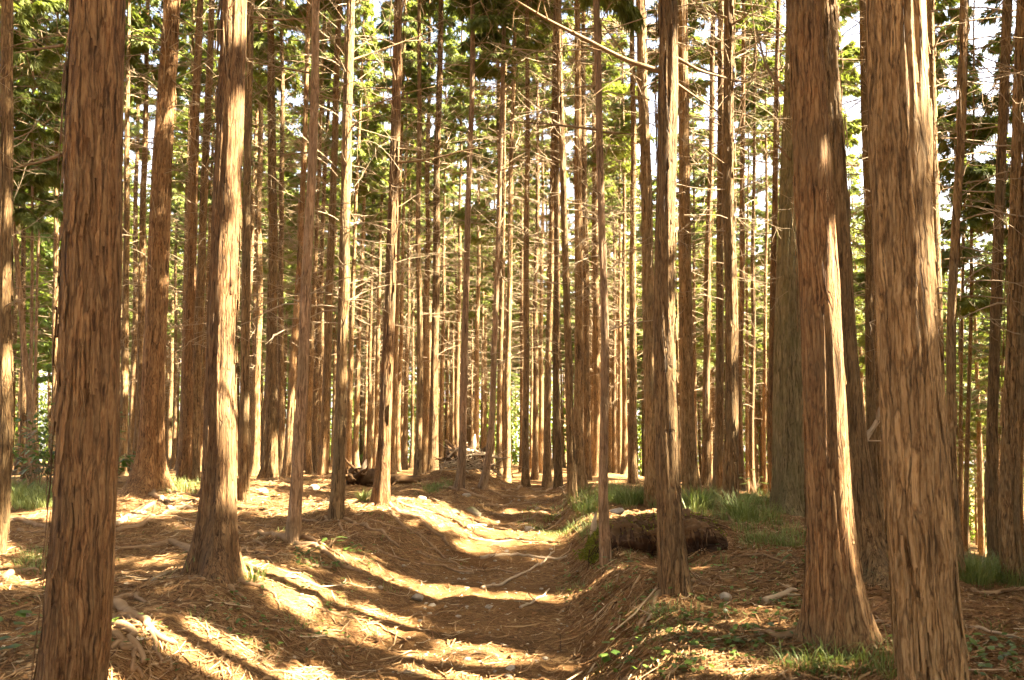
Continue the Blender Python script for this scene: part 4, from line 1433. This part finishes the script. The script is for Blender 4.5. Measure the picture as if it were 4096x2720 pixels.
mb = MB()
rs = random.Random(8)
for (px0, px1, py0, py1, n, L) in ((2450, 3350, 2420, 2720, 200, .045), (2550, 3250, 2180, 2420, 90, .04), (3600, 4096, 2560, 2720, 90, .05), (850, 1500, 2330, 2640, 90, .035), (1180, 1500, 2190, 2290, 60, .04), (0, 700, 2300, 2720, 26, .035), (2250, 2550, 2230, 2450, 60, .035)):
    for _ in range(n):
        p = hit(rs.uniform(px0, px1), rs.uniform(py0, py1))
        k = rs.randint(1, 4)
        for _ in range(k):
            a = rs.uniform(0, 6.283)
            q_ = p + np.array([rs.gauss(0, .03), rs.gauss(0, .03), rs.uniform(.01, .07)])
            leaf(mb, q_, (math.cos(a), math.sin(a), rs.gauss(-.1, .3)), (rs.gauss(0, .3), rs.gauss(0, .3), 1), L * rs.uniform(.6, 1.5), L * rs.uniform(.25, .45), rs.random())
tag(mb.build('ground_cover', BROAD), 'small leafy plants creeping over the litter', 'ground cover', kind='stuff')


def seedling(px, py, n, L, label, seed, name='seedling', h=.1, wide=.42):
    p = hit(px, py)
    rs = random.Random(seed)
    o = thing(name, label, 'plant', p)
    st, lf = MB(), MB()
    for k in range(n):
        a = rs.uniform(0, 6.283)
        hh = h * rs.uniform(.4, 1.1)
        e = np.array([math.cos(a) * hh * .6, math.sin(a) * hh * .6, hh])
        st.tube(np.array([[0, 0, -.01], e * np.array([.35, .35, .6]), e]), [.003, .0025, .0015], 5, .3, False)
        leaf(lf, e, (math.cos(a), math.sin(a), rs.uniform(-.5, .2)), (0, 0, 1), L * rs.uniform(.8, 1.2), L * wide, rs.random() * .7)
    st.build('stem', BRANCH, o)
    lf.build('leaves', BROAD, o)
    return o


seedling(60, 2620, 4, .095, 'round leaved seedling at the lower left corner', 1, h=.1)
seedling(30, 2520, 5, .09, 'broad leaved seedling above the one in the lower left corner', 2, h=.12)
seedling(1320, 2205, 7, .09, 'green seedling in front of the slim leaning tree', 3, h=.14, wide=.3)
seedling(2470, 2310, 6, .06, 'leafy seedling at the foot of the slim yellowish tree', 4, h=.16)
seedling(2930, 2570, 6, .07, 'bright green seedling left of the flaky trunk', 5, h=.06)
seedling(2440, 2660, 7, .08, 'leafy plant at the bottom of the right bank', 6, h=.12)
seedling(3020, 1985, 12, .12, 'upright young plant left of the mossy giant', 7, h=.5, wide=.22)
seedling(770, 2245, 5, .12, 'long leaved plant left of the large ragged trunk', 8, h=.12, wide=.2)
seedling(3200, 2290, 6, .14, 'yellow green blades beside the flaky trunk', 9, h=.18, wide=.08)

# broad-leaved shrub on the far left
p = hit(150, 1955)
rs = random.Random(15)
sh = thing('shrub', 'leafy evergreen shrub between the left edge tree and the big near trunk', 'shrub', (p[0] + .05, p[1] + .6, g1(p[0] + .05, p[1] + .6)))
st, lf = MB(), MB()
for k in range(26):
    a = rs.uniform(0, 6.283)
    P = bent((rs.gauss(0, .35), rs.gauss(0, .25), 0), (math.cos(a) * .6, math.sin(a) * .6, 1), rs.uniform(.5, 1.7), 6, -.03, .15, rs)
    st.tube(P, np.linspace(.011, .003, len(P)), 5, rs.random(), False)
    for _ in range(34):
        t = rs.uniform(1.5, 5.99)
        q_ = P[int(t)] + (P[int(t) + 1] - P[int(t)]) * (t % 1)
        b = rs.uniform(0, 6.283)
        q_ = q_ + np.array([math.cos(b), math.sin(b), rs.uniform(-.3, .5)]) * rs.uniform(.02, .2)
        leaf(lf, q_, (math.cos(b), math.sin(b), rs.gauss(-.25, .3)), (rs.gauss(0, .2), rs.gauss(0, .2), 1), rs.uniform(.09, .16), rs.uniform(.022, .04), rs.random() * .8)
st.build('stems', BRANCH, sh)
lf.build('leaves', BROAD, sh)


# ------------------------------------------------------------------ the rotten log, the stump, the brush pile
def rotten_log():
    a, b = hit(2330, 2200), hit(2860, 2235)
    a = np.array([a[0] - .02, 8.45, 0])
    b = np.array([b[0] + .22, 8.1, 0])
    a[2], b[2] = g1(a[0], a[1]) + .10, g1(b[0], b[1]) + .05
    o = thing('rotten_log', 'dark undercut rotten log with a crumbling top behind the stout tree on the right bank', 'log', (a + b) / 2)
    c = (a + b) / 2
    ax_ = b - a
    Lg = np.linalg.norm(ax_)
    d = ax_ / Lg
    s = np.cross((0, 0, 1), d)
    s /= np.linalg.norm(s)
    u = np.cross(d, s)
    # the mass itself: a sagging ridge of rotten wood and soil, scooped out below on the path side
    nl, na = 170, 90
    t = np.linspace(-.5, .5, nl)
    th = np.linspace(-.75, 3.5, na)       # from deep under the front, over the top, down the back
    TT, TH = np.meshgrid(t, th, indexing='ij')
    prof = np.sqrt(np.clip(1 - (2 * np.abs(TT)) ** 3.2, 0, 1)) * (.82 + .25 * vnoise(np.stack([TT.ravel() * 6, 0 * TT.ravel(), 0 * TT.ravel()], 1), 60).reshape(TT.shape))
    q_ = np.stack([TT.ravel() * Lg, np.cos(TH.ravel()) * .34, np.sin(TH.ravel()) * .34], 1)
    rn = 1 - 2 * np.abs(vnoise(q_ * np.array([4, 9, 9]), 61))
    rn2 = 1 - 2 * np.abs(vnoise(q_ * np.array([9, 22, 22]), 62))
    n1 = .20 * vnoise(q_ * 3.5, 63) + .17 * rn + .12 * rn2 + .05 * vnoise(q_ * 38, 64) + .03 * vnoise(q_ * 75, 65)
    scoop = np.exp(-((TH - .10) / .50) ** 2) * np.exp(-((TT + .02) / .40) ** 4) * (.52 + .16 * vnoise(np.stack([TT.ravel() * 9, 0 * TT.ravel(), 0 * TT.ravel()], 1), 68).reshape(TT.shape))
    RR_ = prof * (1 + n1.reshape(TT.shape)) * (1 - scoop) + .01
    W_ = TT[..., None] * Lg * d - (np.cos(TH) * .40 * RR_)[..., None] * s + (np.sin(TH) * .34 * RR_)[..., None] * u
    idx_ = np.arange(nl * na).reshape(nl, na)
    qd = np.stack([idx_[:-1, :-1], idx_[1:, :-1], idx_[1:, 1:], idx_[:-1, 1:]], -1).reshape(-1, 4)
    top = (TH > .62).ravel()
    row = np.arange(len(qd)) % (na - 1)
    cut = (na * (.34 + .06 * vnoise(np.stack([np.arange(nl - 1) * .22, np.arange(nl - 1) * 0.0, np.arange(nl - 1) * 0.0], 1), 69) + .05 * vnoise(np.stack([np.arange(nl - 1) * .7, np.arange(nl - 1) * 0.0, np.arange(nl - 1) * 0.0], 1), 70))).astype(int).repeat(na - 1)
    for nm, mt, sel in (('hollow', ROT_SHADED, row < cut), ('crust', ROTTOP, row >= cut)):
        f = qd[sel]
        used, inv = np.unique(f.ravel(), return_inverse=True)
        mb = MB()
        mb.add(W_.reshape(-1, 3)[used], inv.reshape(-1, 4), attr=(.45 + 2.0 * n1[used]).clip(0, 1))
        rs_ = random.Random(3)
        if nm == 'hollow':
            for _ in range(46):        # rootlets hanging down over the hollow
                tt = rs_.uniform(-.46, .44)
                p0 = tt * Lg * d - s * rs_.uniform(.24, .38) + u * rs_.uniform(.10, .24)
                mb.tube(bent(p0, np.array([rs_.gauss(0, .5), -.3, -1]), rs_.uniform(.08, .34), 5, -.05, .25, rs_), np.linspace(rs_.uniform(.003, .011), .0015, 6), 4, rs_.random(), False)
        else:
            for _ in range(420):       # chips, twigs and needles lying on it
                tt, an = rs_.uniform(-.47, .47), rs_.uniform(.6, 2.6)
                rr_ = math.sqrt(max(0, 1 - abs(2 * tt) ** 3.2)) * 1.02
                p0 = tt * Lg * d - math.cos(an) * .40 * rr_ * s + math.sin(an) * .34 * rr_ * u
                mb.tube(bent(p0, (rs_.gauss(0, 1), rs_.gauss(0, 1), rs_.gauss(-.1, .25)), rs_.uniform(.04, .2), 3, -.04, .15, rs_), np.linspace(rs_.uniform(.002, .007), .002, 4), 4, rs_.random(), False)
        mb.build(nm, mt, o)
    # moss and needles on top
    mb = MB()
    rs_ = random.Random(9)
    for _ in range(2000):
        left = rs_.random() < .75
        tt = rs_.gauss(-.43, .05) if left else rs_.uniform(-.5, .5)
        an = rs_.uniform(.7, 2.2) if not left else rs_.uniform(-.1, 1.7)
        rr_ = .36 * math.sqrt(max(.05, 1 - abs(2 * max(-.5, min(.5, tt))) ** 3.2)) * rs_.uniform(.9, 1.08)
        p0 = tt * Lg * d - math.cos(an) * rr_ * s + math.sin(an) * rr_ * u
        n_ = np.array([rs_.gauss(0, 1), rs_.gauss(0, 1), rs_.gauss(.6, .6)])
        leaf(mb, p0, n_, (rs_.gauss(0, 1), rs_.gauss(0, 1), .3), rs_.uniform(.012, .04), rs_.uniform(.004, .010), rs_.random())
    mb.build('moss_cover', MOSS, o)
    # broken upright splinter at the left end
    mb = MB()
    mb.tube(np.array([[0, 0, 0], [.01, 0, .14], [.03, 0, .26]]) - d * Lg * .43 + u * .2, [.045, .03, .008], 7, .8)
    mb.build('splinter', DEADWOOD, o)
    return o


rotten_log()
rock(2470, 2108, 34, 'pale rounded stone lying on the rotten log', ROCK_PALE, .5).location.z += .16


def stump(px, py, Y, wd, ht, label, seed, mat=DEADWOOD, lay=False):
    x = at(px, CY, Y)[0]
    z = g1(x, Y)
    o = thing('uprooted_stump', label, 'stump', (x, Y, z))
    rs_ = random.Random(seed)
    mb = MB()
    # body lying on its side, root plate towards us
    P = np.array([[-wd * .5, 0, ht * .42], [-wd * .2, .05, ht * .46], [wd * .15, .1, ht * .4], [wd * .5, .2, ht * .3]])
    S = smooth_pts(P, 7)
    mb.tube(S, ht * .42 * (1 + .25 * vnoise(np.stack([np.arange(len(S)) * .8, np.arange(len(S)) * 0 + seed, np.arange(len(S)) * 0], 1), 71)), 14, .2)
    for _ in range(5):
        mb.tube(bent((rs_.uniform(-.5, .5) * wd, rs_.uniform(-.2, .1), ht * rs_.uniform(.2, .6)), (rs_.gauss(0, 1), -.8, rs_.gauss(.1, .5)), rs_.uniform(.15, .4), 5, -.03, .2, rs_), np.linspace(.05, .01, 6), 7, rs_.random())
    mb.build('body', mat, o)
    for _ in range(6):
        m2 = MB()
        m2.tube(bent((rs_.uniform(-.6, .3) * wd, -.1, ht * rs_.uniform(.3, .6)), (rs_.gauss(-.2, .8), -.3, rs_.uniform(-.2, 1)), rs_.uniform(.25, .55), 6, -.02, .18, rs_), np.linspace(.035, .008, 7), 7, rs_.random())
        m2.build('root', mat, o)
    m3 = MB()
    m3.tube(np.array([[.02, -.1, ht * .6], [.06, -.1, ht * .95], [.08, -.08, ht * 1.3]]) + np.array([wd * .1, 0, 0]), [.07, .05, .012], 8, 1.0)
    m3.build('splinter', DEADWOOD, o)
    return o


stump(1445, 1925, 13.2, .42, .34, 'uprooted pale stump with a white splinter left of the split footed tree', 4, ROTTOP)
stump(1870, 1850, 14.9, .7, .5, 'dark uprooted stump crowning the brush mound', 6, ROTTOP)


def log_piece(p0, p1, r, label, seed, mat=DEADWOOD, name='fallen_branch', tone=.6, cat='branch'):
    p0, p1 = np.array(p0), np.array(p1)
    c = (p0 + p1) / 2
    S = smooth_pts(np.array([p0, p0 * .6 + p1 * .4 + np.array([0, 0, .03]), p0 * .3 + p1 * .7, p1]) - c, 6)
    mb = MB()
    mb.tube(S, np.linspace(r, r * .6, len(S)), 8, tone)
    rs_ = random.Random(seed)
    for _ in range(4):
        k = rs_.randrange(3, len(S) - 2)
        mb.tube(bent(S[k], (rs_.gauss(0, 1), rs_.gauss(0, .7), rs_.gauss(.2, .6)), rs_.uniform(.1, .4), 4, 0, .2, rs_), np.linspace(r * .4, r * .12, 5), 5, tone, False)
    return tag(obj_at(mb, name, mat, c), label, cat)


x, y = at(1605, CY, 13.4)[0], 13.4
log_piece((x - .26, y, g1(x - .26, y) + .07), (x + .32, y + .15, g1(x + .32, y) + .08), .085, 'short fallen log right of the split footed tree', 1, ROTTOP, 'fallen_log', .8, 'log')
BR = [((1782, 1762), (1850, 1840), .03, 'pale branch sticking up to the left out of the brush pile'), ((1800, 1800), (1900, 1805), .025, 'branch lying level across the brush pile'), ((1850, 1800), (1990, 1830), .035, 'thick branch pointing right out of the brush pile'),
      ((1935, 1840), (1985, 1890), .022, 'branch sliding down the right side of the brush pile'), ((1790, 1830), (1870, 1770), .018, 'thin branch leaning up to the right in the brush pile'), ((1790, 1850), (1760, 1885), .02, 'branch at the left foot of the brush pile'),
      ((1900, 1800), (1940, 1860), .02, 'steep branch in the middle of the brush pile'), ((1930, 1815), (2010, 1835), .03, 'branch with a bright broken end at the right of the brush pile'), ((1840, 1830), (1960, 1815), .022, 'bent branch on top of the brush pile')]
for k, (a, b, r_, lab) in enumerate(BR):
    Y = 14.3 + .12 * (k % 4)
    log_piece(at(*a, Y), at(*b, Y + .25), r_, lab, 30 + k, DEADWOOD if k % 3 else ROOT)
    # the heap rests on its mound
mb = MB()
rs = random.Random(5)
for _ in range(120):
    px_, py_ = rs.gauss(1880, 48), rs.gauss(1858, 22)
    Y = rs.uniform(14.1, 15.2)
    p0 = at(px_, py_, Y)
    p0[2] = max(g1(p0[0], Y) + .02, min(p0[2], g1(p0[0], Y) + .26))
    mb.tube(bent(p0, (rs.gauss(0, 1), rs.gauss(0, .6), rs.gauss(.1, .35)), rs.uniform(.15, .6), 4, -.03, .15, rs), np.linspace(rs.uniform(.005, .013), .003, 5), 4, rs.random(), False)
tag(mb.build('brushwood', TWIG), 'tangle of dead twigs heaped on the mound left of the path crest', 'brushwood', kind='stuff')

# ------------------------------------------------------------------ far woodland closing the view, one mass
mb = MB()
g = np.random.default_rng(9)
LV, LA = [], []
for c in range(2700):
    low = c >= 1500
    yy = g.uniform(62, 112) if low else g.uniform(80, 112)
    xx = g.uniform(-.75, .75) * yy
    zz = g1(xx, yy) + (g.uniform(.1, 7) if low else g.uniform(.2, 19))
    if xx / yy < -.60 and zz > 12:
        continue
    n = 34
    cc = np.array([xx, yy, zz]) + g.normal(0, 1, (n, 3)) * np.array([1.0, .8, .7])
    d = g.normal(0, 1, (n, 3)) + np.array([0, 0, -.4])
    d /= np.linalg.norm(d, axis=1)[:, None]
    s = np.cross(d, g.normal(0, 1, (n, 3)))
    s /= np.linalg.norm(s, axis=1)[:, None]
    L = g.uniform(.3, .75, n)[:, None]
    LV.append(np.stack([cc, cc + d * L * .5 + s * L * .2, cc + d * L, cc + d * L * .5 - s * L * .2], 1).reshape(-1, 3))
    LA.append(np.full(n * 4, g.random()))
LV = np.vstack(LV)
mb.add(LV, np.arange(len(LV)).reshape(-1, 4), attr=np.concatenate(LA))
tag(mb.build('distant_woodland', YELLOWM, smooth=False), 'pale green woodland closing the view behind all trunks', 'woodland', kind='stuff')
